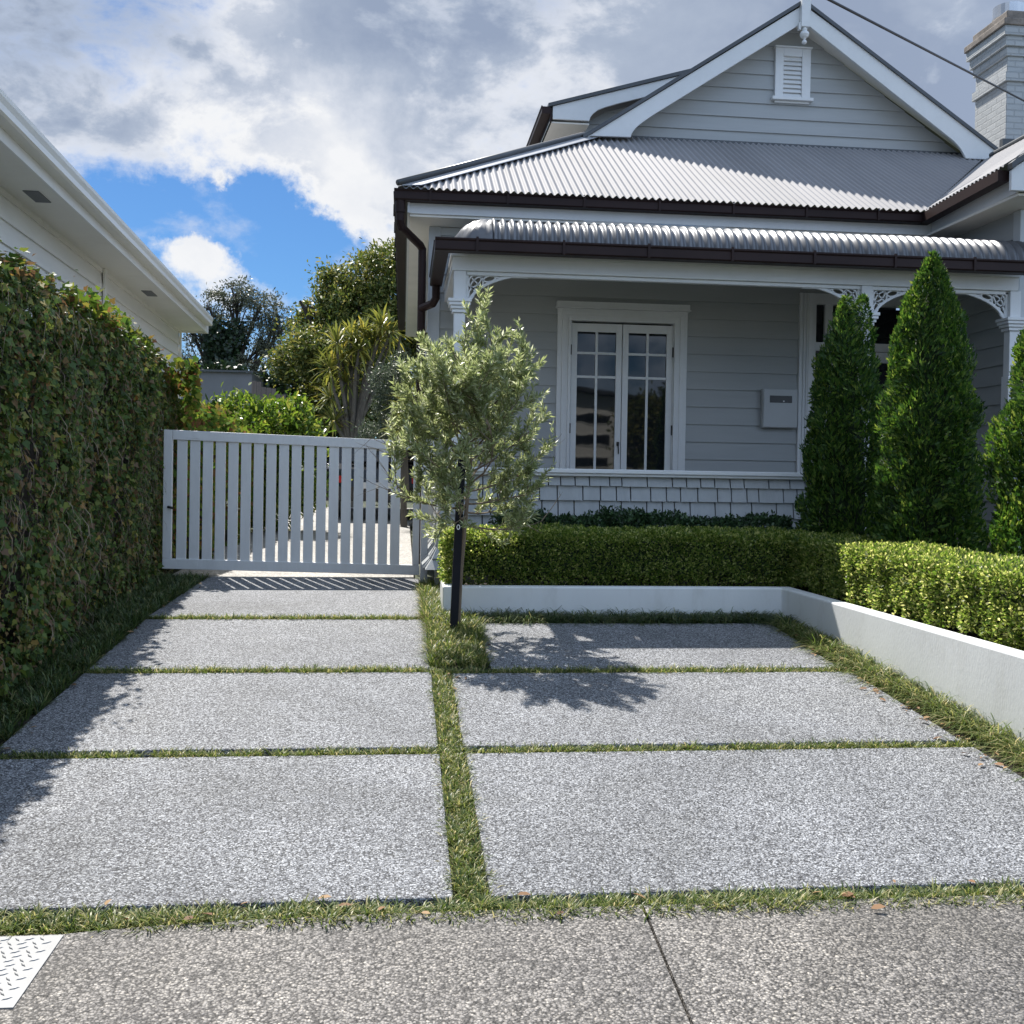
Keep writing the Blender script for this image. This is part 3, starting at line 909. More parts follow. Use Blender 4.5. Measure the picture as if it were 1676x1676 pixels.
w = MB(); w.tube([(7.5, 8.95, wz(7.5) + .02), (7.5, 12.62, wz(7.5) + .02)], .035, 10); w.build('wing_ridge_roll', m_flash, house, smooth=True)
w = MB(); w.prism([(5.508, 4.215), (5.508, 4.40), (5.56, 4.445), (7.5, 5.735), (7.5, 5.50), (6.1, 4.56), (5.98, 4.40), (5.96, 4.215)], 'y', 8.93, 8.97)
w.build('bargeboard', m_trim, house, bevel=.004)
w = MB(); w.prism([(5.50, 4.405), (5.555, 4.452), (7.5, 5.742), (7.5, 5.79), (5.54, 4.50), (5.49, 4.46)], 'y', 8.90, 8.975); w.build('wing_roof_capping', m_flash, house)

# chimney
w = MB()
cx0, cx1, cy0, cy1 = 8.30, 9.55, 13.62, 14.42
def cbx(z0, z1, e, mi=0): w.box(cx0 - e, cx1 + e, cy0 - e, cy1 + e, z0, z1, mi)
cbx(4.9, 7.125, 0); cbx(7.126, 7.255, .035); cbx(7.256, 7.475, 0); cbx(7.476, 7.60, .03); cbx(7.601, 7.735, .065); cbx(7.736, 7.865, .10)
ch = w.build('chimney', m_chim, house, bevel=.006)
w = MB(); cbx(7.866, 7.96, .125, 0)
w.box(cx0 - .04, cx1 + .04, cy0 - .04, cy1 + .04, 7.961, 8.10)
w.build('chimney_cap', m_capb, ch, bevel=.012)
w = MB(); w.lathe([(.0, 0), (.215, 0), (.215, .12), (.222, .125), (.222, .15), (.215, .155), (.215, .30), (.205, .30), (.205, .02), (0, .02)], (8.60, 14.10, 8.08), 24)
w.build('flue', m_steel, ch, smooth=False)
w = MB(); w.box(cx0 - .06, cx0 + .12, cy0 - .03, cy0 + .05, 6.02, 6.32); w.build('chimney_flashing', m_flash, ch)

# window-like meter box on the veranda wall
mbx = thing('meter_box', 'flat grey meter box with a narrow dark viewing slot on the veranda wall', 'meter box', (4.17, YW - .03, 2.3))
w = MB(); w.box(3.972, 4.374, YW - .10, YW - .028, 2.095, 2.527); w.build('case', m_box, mbx, bevel=.004)
w = MB(); w.box(3.980, 4.366, YW - .112, YW - .1005, 2.103, 2.519); dr = w.build('door', m_box, mbx, bevel=.003)
w = MB(); w.box(4.046, 4.302, YW - .1155, YW - .1125, 2.374, 2.453); w.build('window', m_slot, dr)
w = MB(); w.box(4.197, 4.213, YW - .118, YW - .116, 2.385, 2.399); w.build('dial', m_white, dr)
# ------------------------------------------------------------------ driveway gate
gate = thing('driveway_gate', 'white slatted driveway gate between the ivy hedge and the house', 'gate', (-1.05, 10.28, .5))
YG = 10.28
gt = lambda x: 1.842 - (x - .17) * .0265
gb = lambda x: .512 - (x - .17) * .0195


def rail(x0, x1, za, zb_, y0, y1):
    w = MB()
    w.hexa([(x0, y0, za(x0)), (x1, y0, za(x1)), (x1, y1, za(x1)), (x0, y1, za(x0)), (x0, y0, zb_(x0)), (x1, y0, zb_(x1)), (x1, y1, zb_(x1)), (x0, y1, zb_(x0))])
    return w


rail(-2.225, .165, lambda x: gt(x) - .092, gt, YG - .045, YG).build('top_rail', m_gate, gate, bevel=.004)
rail(-2.31, .172, gb, lambda x: gb(x) + .098, YG - .046, YG + .002).build('bottom_rail', m_gate, gate, bevel=.004)
rail(-2.31, -2.228, lambda x: gb(x) + .099, gt, YG - .045, YG).build('stile', m_gate, gate, bevel=.004)
rail(.10, .165, lambda x: gb(x) + .099, lambda x: gt(x) - .093, YG - .045, YG).build('stile', m_gate, gate, bevel=.004)
w = MB()
for k in range(18):
    x = -2.09 + k * .1213 - .094
    x0, x1 = x + .0, x + .0935
    if k == 0: x0 = -2.185
    w.hexa([(x0, YG - .03, gb(x0) + .07), (x1, YG - .03, gb(x1) + .07), (x1, YG - .008, gb(x1) + .07), (x0, YG - .008, gb(x0) + .07),
            (x0, YG - .03, gt(x0) - .07), (x1, YG - .03, gt(x1) - .07), (x1, YG - .008, gt(x1) - .07), (x0, YG - .008, gt(x0) - .07)])
w.build('slats', m_gate, gate, bevel=.003)
for x, z in ((-2.02, gt(-2.02) - .07), (-2.22, gb(-2.22) + .03), (-2.02, gb(-2.02) + .03)):
    w = MB(); w.box(x, x + .045, YG - .0495, YG - .0465, z, z + .04); w.build('bolt_plate', m_gate, gate)
w = MB(); w.tube([(-2.26, YG - .05, 1.16), (-2.23, YG - .075, 1.155), (-2.215, YG - .06, 1.15)], .012); w.build('latch', m_black, gate)
w = MB(); w.box(.180, .252, YG - .04, YG + .06, .36, 1.80)
tag(w.build('gate_post', m_gate, loc=(.21, YG, .4), bevel=.005), 'white square gate post between the slatted gate and the flared shingles', 'gate post')

# ------------------------------------------------------------------ low plaster wall
w = MB()
ZT = .661
xr_ = lambda y: 3.02 + .036 * (7.92 - y)
loops = []
path_o = [(.316, 8.50), (.316, 7.92), (3.02, 7.92), (xr_(3.9), 3.9)]
path_i = [(.43, 8.50), (.43, 8.035), (3.13, 8.035), (xr_(3.9) + .125, 3.9)]
vs = []; fs = []
for (xo, yo), (xi, yi) in zip(path_o, path_i): vs += [(xo, yo, .0), (xi, yi, .0), (xi, yi, ZT), (xo, yo, ZT)]
w.loft([vs[i * 4:i * 4 + 4] for i in range(4)])
tag(w.build('garden_wall', m_plaster, loc=(1.7, 7.95, .4), bevel=.012), 'low white plastered garden wall stepping round the front planting bed', 'wall')
# planting bed soil
w = MB()
w.add([(.43, 8.03, .60), (3.13, 8.03, .60), (3.2, 3.9, .60), (6.0, 3.9, .60), (6.0, 9.4, .62), (.43, 9.42, .62)], [(0, 1, 2, 3, 4, 5)])
tag(w.build('planting_bed', m_soil), kind='structure')


# ------------------------------------------------------------------ clipped hedges
def hedge_leaves(n, x0, x1, y0, y1, z0, z1, lump, depth, xshift=lambda y: 0 * y):
    """leaf roots over the top and sides of a clipped block"""
    A = np.array([(x1 - x0) * (y1 - y0), (x1 - x0) * (z1 - z0), (x1 - x0) * (z1 - z0) * .3, (y1 - y0) * (z1 - z0), (y1 - y0) * (z1 - z0) * (1 if x1 - x0 < y1 - y0 else .5)])
    f = rng.choice(5, n, p=A / A.sum())
    u, v = rng.random(n), rng.random(n)
    X = x0 + (x1 - x0) * u; Y = y0 + (y1 - y0) * v; Z = z0 + (z1 - z0) * rng.random(n)
    Nn = np.zeros((n, 3))
    Z = np.where(f == 0, z1, Z); Nn[f == 0] = (0, 0, 1)
    Y = np.where(f == 1, y0, Y); Nn[f == 1] = (0, -1, 0)
    Y = np.where(f == 2, y1, Y); Nn[f == 2] = (0, 1, 0)
    X = np.where(f == 3, x0, X); Nn[f == 3] = (-1, 0, 0)
    X = np.where(f == 4, x1, X); Nn[f == 4] = (1, 0, 0)
    P = np.stack([X, Y, Z], 1)
    c = np.array([(x0 + x1) / 2, (y0 + y1) / 2, (z0 + z1) / 2]); h = np.array([(x1 - x0) / 2, (y1 - y0) / 2, (z1 - z0) / 2])
    q = (P - c) / h
    # rounded shoulders
    e = np.sort(np.abs(q), axis=1)[:, 1]
    P = P - Nn * (np.clip(e - .72, 0, 1) ** 2 * .35)[:, None]
    d = lump * sn(P, 9, 1) + lump * .7 * sn(P, 24, 2) - depth * rng.random(n) ** 1.6
    P = P + Nn * d[:, None]
    lowc = z0 + .0 + .035 * (1 + sn(P * np.array([1, 1, 0]), 7, 5))
    P[:, 2] = np.where(P[:, 2] < lowc, lowc + rng.random(n) * .2, P[:, 2])
    P[:, 0] += xshift(P[:, 1])
    return P, Nn


def clipped_hedge(name, label, n, box, leafmat_, leafL, group=None, lump=.028, depth=.085, cat='hedge', xshift=lambda y: 0 * y, stems=True):
    x0, x1, y0, y1, z0, z1 = box
    xm = xshift(np.array([(y0 + y1) / 2]))[0]
    t = thing(name, label, cat, ((x0 + x1) / 2 + xm, (y0 + y1) / 2, z0), group)
    P, Nn = hedge_leaves(n, x0, x1, y0, y1, z0 + (.01 if stems else 0), z1, lump, depth, xshift)
    D = unit(Nn * .9 + rnd_dir(n) * .9 + np.array([0, 0, .45]))
    LN = unit(Nn + rnd_dir(n) * .9 + np.array([0, 0, .4]))
    V = leaf_verts(P, D, LN, leafL * rng.uniform(.6, 1.25, n), leafL * .62 * rng.uniform(.7, 1.2, n), OVAL)
    template_mesh('foliage', V, [tuple(range(6))], leafmat_, t)
    w = MB()
    if stems:
        ln = max(x1 - x0, y1 - y0)
        for k in range(int(ln / .11)):
            u = (k + .5) / int(ln / .11)
            x, y = (x0 + (x1 - x0) * u, (y0 + y1) / 2 + random.uniform(-.1, .1)) if x1 - x0 > y1 - y0 else ((x0 + x1) / 2 + random.uniform(-.12, .12), y0 + (y1 - y0) * u)
            x += float(xshift(np.array([y]))[0])
            for j in range(3):
                w.tube([(x, y, z0 - .01), (x + random.uniform(-.04, .04), y + random.uniform(-.05, .02), z0 + .12), (x + random.uniform(-.1, .1), y + random.uniform(-.14, .1), z0 + .27)], [.008, .006, .003], 5)
    d = .09
    ya, yb = y0 + d, y1 - d
    xa, xb = float(xshift(np.array([ya]))[0]), float(xshift(np.array([yb]))[0])
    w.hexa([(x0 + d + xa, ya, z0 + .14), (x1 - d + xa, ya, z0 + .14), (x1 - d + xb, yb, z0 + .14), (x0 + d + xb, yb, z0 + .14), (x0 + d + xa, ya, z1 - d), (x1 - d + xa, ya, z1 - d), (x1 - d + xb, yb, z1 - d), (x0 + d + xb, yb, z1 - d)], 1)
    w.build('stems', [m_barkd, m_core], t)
    return t


clipped_hedge('box_hedge', 'clipped box hedge running across the front of the shingled veranda wall, mostly in shade', 42000, (.335, 3.45, 8.08, 8.62, .60, 1.085), lf_box, .0255)
clipped_hedge('box_hedge', 'sunlit yellow-green clipped box hedge along the right garden wall under the conifers', 82000, (3.165, 3.80, 4.0, 8.6, .60, 1.06), lf_box, .0245, xshift=lambda y: .036 * (7.92 - y))
for k, (xc, r_, zt, lb) in enumerate([(1.08, .24, 1.14, 'dark low shrub nearest the olive tree, against the shingles behind the box hedge'), (1.56, .22, 1.12, 'dark low shrub under the left door leaf, second of the row behind the box hedge'),
                                      (1.95, .19, 1.17, 'tallest-looking dark low shrub under the right door leaf behind the box hedge'), (2.36, .21, 1.13, 'dark low shrub just right of the french doors behind the box hedge'),
                                      (2.80, .20, 1.11, 'squat dark low shrub below the middle of the blank wall behind the box hedge'), (3.28, .19, 1.14, 'dark low shrub below the meter box, next to the first conifer')]):
    clipped_hedge('low_shrub', lb, 3600, (xc - r_, xc + r_, 8.84, 9.2, .62, zt + .035), lf_shrub, .036, 'dark shrubs along the shingled wall', lump=.05, depth=.10, cat='shrub', stems=False)


# ------------------------------------------------------------------ conifers
def conifer(label, cx, cy, z0, h, r, n, seed, twin=None, squash=(1, 1)):
    t = thing('conifer', label, 'conifer', (cx, cy, z0), 'columnar conifers beside the entrance')
    rr = np.random.default_rng(seed)
    def prof(u): return r * np.clip(1 - np.clip(u, 0, 1) ** 3.3, 0, 1) ** .95 * (.86 + .14 * np.clip(u / .12, 0, 1))
    u = 1 - np.sqrt(1 - rr.random(n) * .9998) * 1.0
    u = np.clip(rr.random(n) ** .95, 0, .998)
    keep = rr.random(n) < np.clip(prof(u) / r + .22, 0, 1); u = u[keep]; m_ = len(u)
    a = rr.random(m_) * 2 * math.pi
    dirv = np.stack([np.cos(a), np.sin(a), 0 * a], 1)
    base = np.stack([cx + 0 * u, cy + 0 * u, z0 + h * u], 1)
    if twin is not None:
        sel = (rr.random(m_) < .45)[:, None] * np.clip((u - .55) / .45, 0, 1)[:, None]
        base = base + sel * np.array([twin[0], twin[1], twin[2]])
    q = base + dirv * prof(u)[:, None]
    lum = 1 + .15 * sn(q, 4.2, seed) + .15 * sn(q * np.array([1, 1, .6]), 13, seed + 1) + .09 * sn(q * np.array([1, 1, .5]), 30, seed + 7)
    dep = 1 - .36 * rr.random(m_) ** 1.8
    P = base + dirv * (prof(u) * lum * dep + .006)[:, None] * np.array([squash[0], squash[1], 1])
    hole = sn(P * np.array([1, 1, .55]), 12, seed + 21) + .6 * sn(P * np.array([1, 1, .5]), 26, seed + 22)
    kp = (hole > -.62) | (rr.random(m_) < .22)
    P, base, u, a, dirv, q = P[kp], base[kp], u[kp], a[kp], dirv[kp], q[kp]; m_ = len(u)
    up = np.array([0, 0, 1.])
    tw = rr.normal(size=(m_, 3)) * .40
    droop = sn(q, 9, seed + 3)[:, None]; swirl = sn(q, 11, seed + 9)[:, None]
    tang = np.stack([-np.sin(a), np.cos(a), 0 * a], 1)
    D = unit(dirv * .42 + up * (.85 - .85 * droop) + tang * swirl * .9 + tw * .8)
    Nn = unit(tang * rr.normal(size=(m_, 1)) + dirv * .55 + rr.normal(size=(m_, 3)) * .35)
    L = rr.uniform(.028, .070, m_) * (1 - .2 * u)
    V = leaf_verts(P, D, Nn, L, L * .50, FROND)
    w = MB()
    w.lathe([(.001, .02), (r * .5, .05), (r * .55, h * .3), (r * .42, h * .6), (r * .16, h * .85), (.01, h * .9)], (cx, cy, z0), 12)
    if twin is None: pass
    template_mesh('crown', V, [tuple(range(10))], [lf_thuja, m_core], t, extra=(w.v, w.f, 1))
    w = MB(); w.tube([(cx, cy, z0 - .1), (cx, cy, z0 + .3)], .05); w.build('trunk', m_barkd, t)


conifer('columnar conifer with a split twin tip in front of the entrance', 3.82, 8.62, .60, 2.53, .35, 34000, 3, twin=(.15, .0, .0))
conifer('tallest columnar conifer, between the twin-tipped one and the one at the picture edge', 4.06, 7.62, .60, 2.70, .375, 42000, 4)
conifer('columnar conifer nearest the viewer, cut off by the right edge of the picture', 4.43, 6.55, .60, 2.45, .42, 42000, 5)

# ------------------------------------------------------------------ stake and young olive tree
st = thing('tree_stake', 'black square timber stake with a small white 0 mark beside the olive trunk', 'stake', (.372, 7.35, .40))
w = MB()
w.loft([[(x + dx, y + dy, z) for x, y in ((-.028, -.028), (.028, -.028), (.028, .028), (-.028, .028))] for dx, dy, z in ((.372, 7.355, .33), (.42, 7.375, 1.78))])
w.build('post', m_stake, st, bevel=.003)
w = MB(); w.ribbon(arc(.396, 1.152, .010, .016, 0, 350, 20), .0065, 7.331, 7.336, closed=True); w.build('number_mark', m_white, st)

olive = thing('olive_tree', 'young olive tree with loose grey-green crown growing in the grass strip', 'tree', (.46, 7.44, .41))
w = MB()
trunk = [(.408, 7.44, .36), (.424, 7.44, .8), (.452, 7.43, 1.2), (.48, 7.40, 1.6), (.49, 7.40, 2.0), (.50, 7.40, 2.35)]
w.tube(trunk, [.019, .017, .016, .013, .008, .004], 8)
ro = random.Random(21)
LP, LD = [], []


def grow(p, d, length, r, depth):
    p = Vector(p); d = Vector(d).normalized(); pts = [p.copy()]; n = max(3, int(length / .055))
    for k in range(n):
        d = (d + Vector((ro.gauss(0, .10), ro.gauss(0, .10), .075 + ro.gauss(0, .06)))).normalized()
        p = p + d * (length / n); pts.append(p.copy())
        if depth > 0 and k >= 1 and ro.random() < .85:
            sd = Vector((ro.gauss(0, 1), ro.gauss(0, 1), ro.gauss(.25, .6))).normalized()
            grow(p, (d * .9 + sd * .85), length * ro.uniform(.34, .62), r * .5, depth - 1)
    w.tube(pts, [r * (1 - .8 * k / (len(pts) - 1)) for k in range(len(pts))], 5)
    if depth <= 1:
        L_ = sum((pts[i + 1] - pts[i]).length for i in range(len(pts) - 1))
        m = int(L_ / .0072)
        for k in range(m):
            u = (k + .5) / m * (len(pts) - 1); i = min(int(u), len(pts) - 2)
            q = pts[i].lerp(pts[i + 1], u - i); t_ = (pts[i + 1] - pts[i]).normalized()
            if depth == 1 and k < m * .25: continue
            for s in (-1, 1):
                sd = Vector((ro.gauss(0, 1), ro.gauss(0, 1), ro.gauss(0, 1))); sd = (sd - t_ * sd.dot(t_)).normalized()
                LP.append(q); LD.append(t_ * .75 + sd * .8 + Vector((0, 0, .12)))


limbs = []
for k in range(40):
    z = 1.16 + 1.10 * (k / 39) ** .95
    a = k * 2.399 + ro.uniform(-.3, .3)
    u = (z - 1.16) / 1.10
    reach = (.54 if u < .5 else .54 - .30 * (u - .5) / .5)
    i = 0
    for j in range(len(trunk) - 1):
        if trunk[j][2] <= z <= trunk[j + 1][2]: i = j
    f = (z - trunk[i][2]) / (trunk[i + 1][2] - trunk[i][2])
    p = Vector(trunk[i]).lerp(Vector(trunk[i + 1]), f)
    el = .05 + .75 * u
    if u < .25: el = -.25 + 1.4 * u
    grow(p, (math.cos(a), math.sin(a), el), reach * ro.uniform(.85, 1.15), .0085, 2)
grow((.50, 7.40, 2.30), (.25, -.1, 1), .42, .005, 1); grow((.50, 7.40, 2.25), (-.5, 0, 1), .30, .005, 1); grow((.5, 7.4, 2.25), (.9, 0, .9), .34, .005, 1)
w.build('trunk', m_bark, olive)
P = np.array([tuple(p) for p in LP]); D = np.array([tuple(d) for d in LD])
env = ((P[:, 0] - .47) / .55) ** 2 + ((P[:, 1] - 7.40) / .66) ** 2 + (np.where(P[:, 2] > 1.7, (P[:, 2] - 1.7) / 1.15, (1.7 - P[:, 2]) / .78)) ** 2
sel = (env < 1.0 + .25 * rng.random(len(P))) & (rng.random(len(P)) < min(1., 37000 / len(P))); P, D = P[sel], D[sel]; n = len(P)
L = rng.uniform(.034, .066, n)
V = leaf_verts(P, D, rnd_dir(n) + np.array([0, 0, .8]), L, L * .21, DIAMOND)
template_mesh('crown', V, [(0, 1, 2, 3)], lf_olive, olive)

# ------------------------------------------------------------------ ivy covered fence on the left
ivy = thing('ivy_hedge', 'tall ivy-covered hedge along the left side of the drive, browned in patches', 'hedge', (-2.35, 7., .3))
FX = -2.13


fsh = lambda y: -.05 * (y - 5.7)


def ivy_top(y):
    t = np.clip((y - 10.55) / 1.0, 0, 1)
    return 2.69 - .010 * (y - 5) - (t * t * (3 - 2 * t)) * .50 - np.clip(y - 12, 0, 9) * .035


def ivy_leaves(n, y0, y1, shallow):
    Y = y0 + (y1 - y0) * rng.random(n)
    zt = ivy_top(Y); zb = gz(Y) - .02
    top = rng.random(n) < .16
    Z = np.where(top, zt + .03 * rng.normal(size=n), zb + (zt - zb) * rng.random(n))
    X = np.where(top, FX - .62 * rng.random(n), FX)
    P = np.stack([X, Y, Z], 1)
    q = np.clip((Z - (zt - .22)) / .22, 0, 1)
    Nn = np.where(top[:, None], np.array([[.15, 0, 1.]]), np.array([[1., 0, .12]]))
    lump = .075 * sn(P, 3.2, 11) + .06 * sn(P, 8, 12) + .035 * sn(P, 19, 13)
    P = P + Nn * (lump - .10 * rng.random(n) ** 1.5)[:, None]
    P[:, 0] -= np.where(top, 0, .14 * q ** 2)
    P[:, 2] += np.where(top, .04 * sn(P, 6, 15), 0)
    P[:, 0] += fsh(P[:, 1])
    return P, Nn, top


n = 120000
P, Nn, top = ivy_leaves(n, 1.6, 11.2, True)
dens = sn(P, 2.2, 17) + .6 * sn(P, 6, 18)
keep = rng.random(n) < np.clip(.72 + .30 * dens, .22, 1); P, Nn, top = P[keep], Nn[keep], top[keep]; n = len(P)
D = unit(np.array([[.35, 0, -.75]]) + rnd_dir(n) * .7 + top[:, None] * np.array([[.3, 0, .9]]))
LN = unit(Nn + rnd_dir(n) * .55)
L = .018 + .044 * rng.random(n) ** 2.4
V = leaf_verts(P, D, LN, L, L * 1.0, LOBED)
template_mesh('foliage', V, [tuple(range(8))], lf_ivy, ivy)
# shoots along the top edge, sunlight put into their paler leaf colour
n = 5200
Y = rng.uniform(1.6, 11.2, n); zt = ivy_top(Y)
P = np.stack([FX - .02 + .10 * rng.normal(size=n) - .1, Y, zt + .035 * rng.normal(size=n) + .03], 1)
P[:, 2] += .05 * sn(P, 4, 21); P[:, 0] += fsh(P[:, 1])
sh = sn(P, 3.5, 22) > -.1; P = P[sh]; n = len(P)
L = rng.uniform(.03, .075, n)
V = leaf_verts(P, unit(rnd_dir(n) + np.array([.5, 0, .3])), unit(rnd_dir(n) + np.array([.3, .2, 1])), L, L, LOBED)
template_mesh('sunlit_growth', V, [tuple(range(8))], lf_ivyy, ivy)
# bare twigs hanging through
n = 6000
Y = rng.uniform(1.6, 10.9, n)
P = np.stack([FX + .02 + .05 * rng.normal(size=n), Y, gz(Y) + (ivy_top(Y) - gz(Y)) * rng.random(n)], 1)
P[:, 0] += .075 * sn(P, 3.2, 11) + .06 * sn(P, 8, 12); P[:, 0] += fsh(P[:, 1])
dens = sn(P, 2.2, 17) + .6 * sn(P, 6, 18)
kp = rng.random(n) < np.clip(.42 - .45 * dens, .05, 1); P = P[kp]; n = len(P)
L = rng.uniform(.07, .26, n)
V = leaf_verts(P, unit(np.array([[.05, 0, -1.]]) + rnd_dir(n) * .45), unit(np.array([[1., 0, 0]]) + rnd_dir(n) * .3), L, .0055, [(0, 0, 0), (.5, .5, .12), (1, .1, -.05), (1, -.1, -.05), (.5, -.5, .12)])
template_mesh('twigs', V, [(0, 1, 2, 3, 4)], lf_twig, ivy)
w = MB()
for (ya, yb) in ((1.5, 10.5), (10.5, 17.5)):
    zt0 = float(ivy_top(min(yb, 10.4) if ya < 10 else 12.2)) - .16
    fa, fb = FX + fsh(ya), FX + fsh(yb)
    w.hexa([(fa - .55, ya, -.1), (fa - .18, ya, -.1), (fb - .18, yb, -.1), (fb - .55, yb, -.1), (fa - .55, ya, zt0), (fa - .22, ya, zt0), (fb - .22, yb, zt0), (fb - .55, yb, zt0)])
w.build('fence_core', m_barkd, ivy)
# lower rear run with yellowing leaves, behind the gate
n = 11000
Y = 10.6 + 6.6 * rng.random(n)
zt = ivy_top(Y); tp = rng.random(n) < .45
Z = np.where(tp, zt + .05 * rng.normal(size=n), gz(Y) + (zt - gz(Y)) * rng.random(n) ** .7)
P = np.stack([np.where(tp, FX + .18 - .7 * rng.random(n), FX + .16), Y, Z], 1)
P[:, 0] += .12 * sn(P, 2.2, 31) - .08 * rng.random(n) - .18; P[:, 2] += np.where(tp, .09 * sn(P, 2.7, 32), 0)
L = rng.uniform(.05, .10, n)
V = leaf_verts(P, unit(np.array([[.4, -.2, -.4]]) + rnd_dir(n) * .9), unit(rnd_dir(n) * .7 + np.array([.6, -.3, .6])), L, L * .9, LOBED)
template_mesh('rear_growth', V, [tuple(range(8))], lf_ivyy, ivy)


# ------------------------------------------------------------------ mondo grass
def in_strip(n, x0, x1, y0, y1, gx=0.):
    X = x0 + (x1 - x0) * rng.random(n); Y = y0 + (y1 - y0) * rng.random(n)
    X = X + gx * (7.92 - Y)
    return X, Y


def grass(name, parts, mat, label):
    Vs = []
    for (x0, x1, y0, y1, dens, Lm, gx) in parts:
        area = abs((x1 - x0) * (y1 - y0)); nt_ = max(3, int(area * dens))
        X, Y = in_strip(nt_, x0, x1, y0, y1, gx)
        per = 14 if Lm < .15 else 22
        TX = np.repeat(X, per); TY = np.repeat(Y, per); n = len(TX)
        hgt = np.repeat(rng.uniform(.7, 1.25, nt_), per)
        A = rng.random(n) * 2 * math.pi
        rt = .010 if Lm < .15 else .018
        P = np.stack([TX + rt * np.cos(A), TY + rt * np.sin(A), gz(TY) - .03], 1)
        L = Lm * hgt * rng.uniform(.65, 1.25, n)
        Vs.append(blade_verts(P, A + rng.normal(size=n) * .3, L, np.minimum(.0052, .002 + .03 * L) * rng.uniform(.8, 1.25, n), rng.uniform(.25, .62, n) if Lm < .15 else rng.uniform(.45, .8, n), rng.uniform(.10, .55, n) if Lm < .15 else rng.uniform(.2, .95, n)))
    V = np.concatenate(Vs)

    o = template_mesh(name, V, BLADE_F, mat)
    return tag(o, kind='stuff')


grass('mondo_grass', [(-1.86, 3.1, 3.30, 3.42, 2600, .066, 0), (-3.2, -1.86, 3.29, 3.41, 2400, .064, 0), (3.1, 5.5, 3.36, 3.45, 2200, .066, 0),
                      (-1.84, .19, 4.855, 4.93, 2300, .058, 0), (-1.84, .18, 6.28, 6.36, 2600, .070, 0), (-1.84, .17, 7.74, 7.825, 2600, .072, 0),
                      (.31, 2.9, 4.86, 4.935, 2300, .06, 0), (.31, 2.85, 6.25, 6.34, 2400, .066, 0),
                      (.195, .31, 3.42, 6.35, 2300, .062, 0)], lf_grass, '')
grass('mondo_grass', [(.18, .54, 6.40, 7.65, 900, .115, 0), (.17, .34, 7.6, 9.7, 900, .14, 0), (.30, .58, 7.0, 7.85, 450, .13, 0),
                      (2.84, 3.0, 5.9, 7.6, 600, .19, .036), (2.88, 3.0, 3.5, 5.95, 640, .19, .036)], lf_grass, '')
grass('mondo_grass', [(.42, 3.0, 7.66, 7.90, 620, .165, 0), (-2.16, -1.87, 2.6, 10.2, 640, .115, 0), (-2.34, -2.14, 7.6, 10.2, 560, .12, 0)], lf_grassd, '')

# dry leaves caught in the joints
n = 150
LX = np.concatenate([rng.uniform(2.74, 2.90, 60), rng.uniform(-2.05, -1.75, 45), rng.uniform(.18, .6, 25), rng.uniform(-1.05, 2.5, 20)])
LY = np.concatenate([rng.uniform(4.2, 7.5, 60), rng.uniform(3.6, 9.8, 45), rng.uniform(5.6, 8.2, 25), rng.uniform(3.26, 3.45, 20)])
P = np.stack([LX, LY, gz(LY) + .012], 1); L = rng.uniform(.02, .055, n)
a = rng.random(n) * 6.28
V = leaf_verts(P, np.stack([np.cos(a), np.sin(a), rng.normal(size=n) * .25], 1), unit(rnd_dir(n) * .35 + np.array([0, 0, 1])), L, L * .55, OVAL)
tag(template_mesh('leaf_litter', V, [tuple(range(6))], lf_litter), kind='stuff')

# ------------------------------------------------------------------ neighbour's house on the left
nb_ = thing('neighbour_house', 'cream weatherboard house with cream gutter and vented soffit behind the ivy hedge', 'house', (-4.5, 9., .4))
nx = lambda off, y: -2.97 + off - .0476 * (y - 16.3)
YN0, YN1 = 1.5, 16.62


def nsweep(mb, prof_, y0, y1): mb.loft([[(nx(a, y), y, z) for a, z in prof_] for y in (y0, y1)])


w = MB(); boards_x(w, 0, 1, YN0, YN1, .2, 3.69, .0, .182, xf=lambda y: nx(-.56, y)); w.box(-9, nx(-.6, YN1), YN1 - .02, YN1 + .0, .2, 3.7)
w.build('wall', m_ncream, nb_)
for y in (11.60, YN1 - .09):
    w = MB(); nsweep(w, [(-.533, .2), (-.51, .2), (-.51, 3.69), (-.533, 3.69)], y, y + .10); w.build('corner_board', m_ncream, nb_)
w = MB(); nsweep(w, [(-.56, 3.692), (-.11, 3.692), (-.11, 3.705), (-.56, 3.705)], YN0, YN1 + .02); w.build('soffit', m_ncream, nb_)
w = MB(); nsweep(w, [(-.135, 3.655), (-.109, 3.655), (-.109, 3.86), (-.135, 3.86)], YN0, YN1 + .02)
w.loft([[(nx(-.56, YN1), YN1 + y, z), (nx(-.11, YN1), YN1 + y, z)] + [(nx(-.11, YN1), YN1 + y, 3.86), (nx(-.56, YN1), YN1 + y, 4.05)] for y, z in ((.021, 3.66), (.045, 3.66))])
w.build('fascia', m_ntrim, nb_)
w = MB(); nsweep(w, [(-.108, 3.74), (-.025, 3.74), (-.008, 3.752), (-.012, 3.80), (.004, 3.835), (.004, 3.865), (-.015, 3.865), (-.03, 3.84), (-.108, 3.84)], YN0, YN1 - .25); w.build('gutter', m_ntrim, nb_)
w = MB(); w.add([(nx(-.02, YN0), YN0, 3.86), (nx(-.02, YN1), YN1, 3.86), (-7.2, YN1, 5.6), (-7.2, YN0, 5.6)], [(0, 1, 2, 3)]); w.build('roof', m_flash, nb_)
for ya, yb in ((8.42, 8.76), (12.95, 13.34)):
    w = MB(); nsweep(w, [(-.40, 3.684), (-.28, 3.684), (-.28, 3.691), (-.40, 3.691)], ya, yb); sv = w.build('soffit_vent', m_shed, nb_)

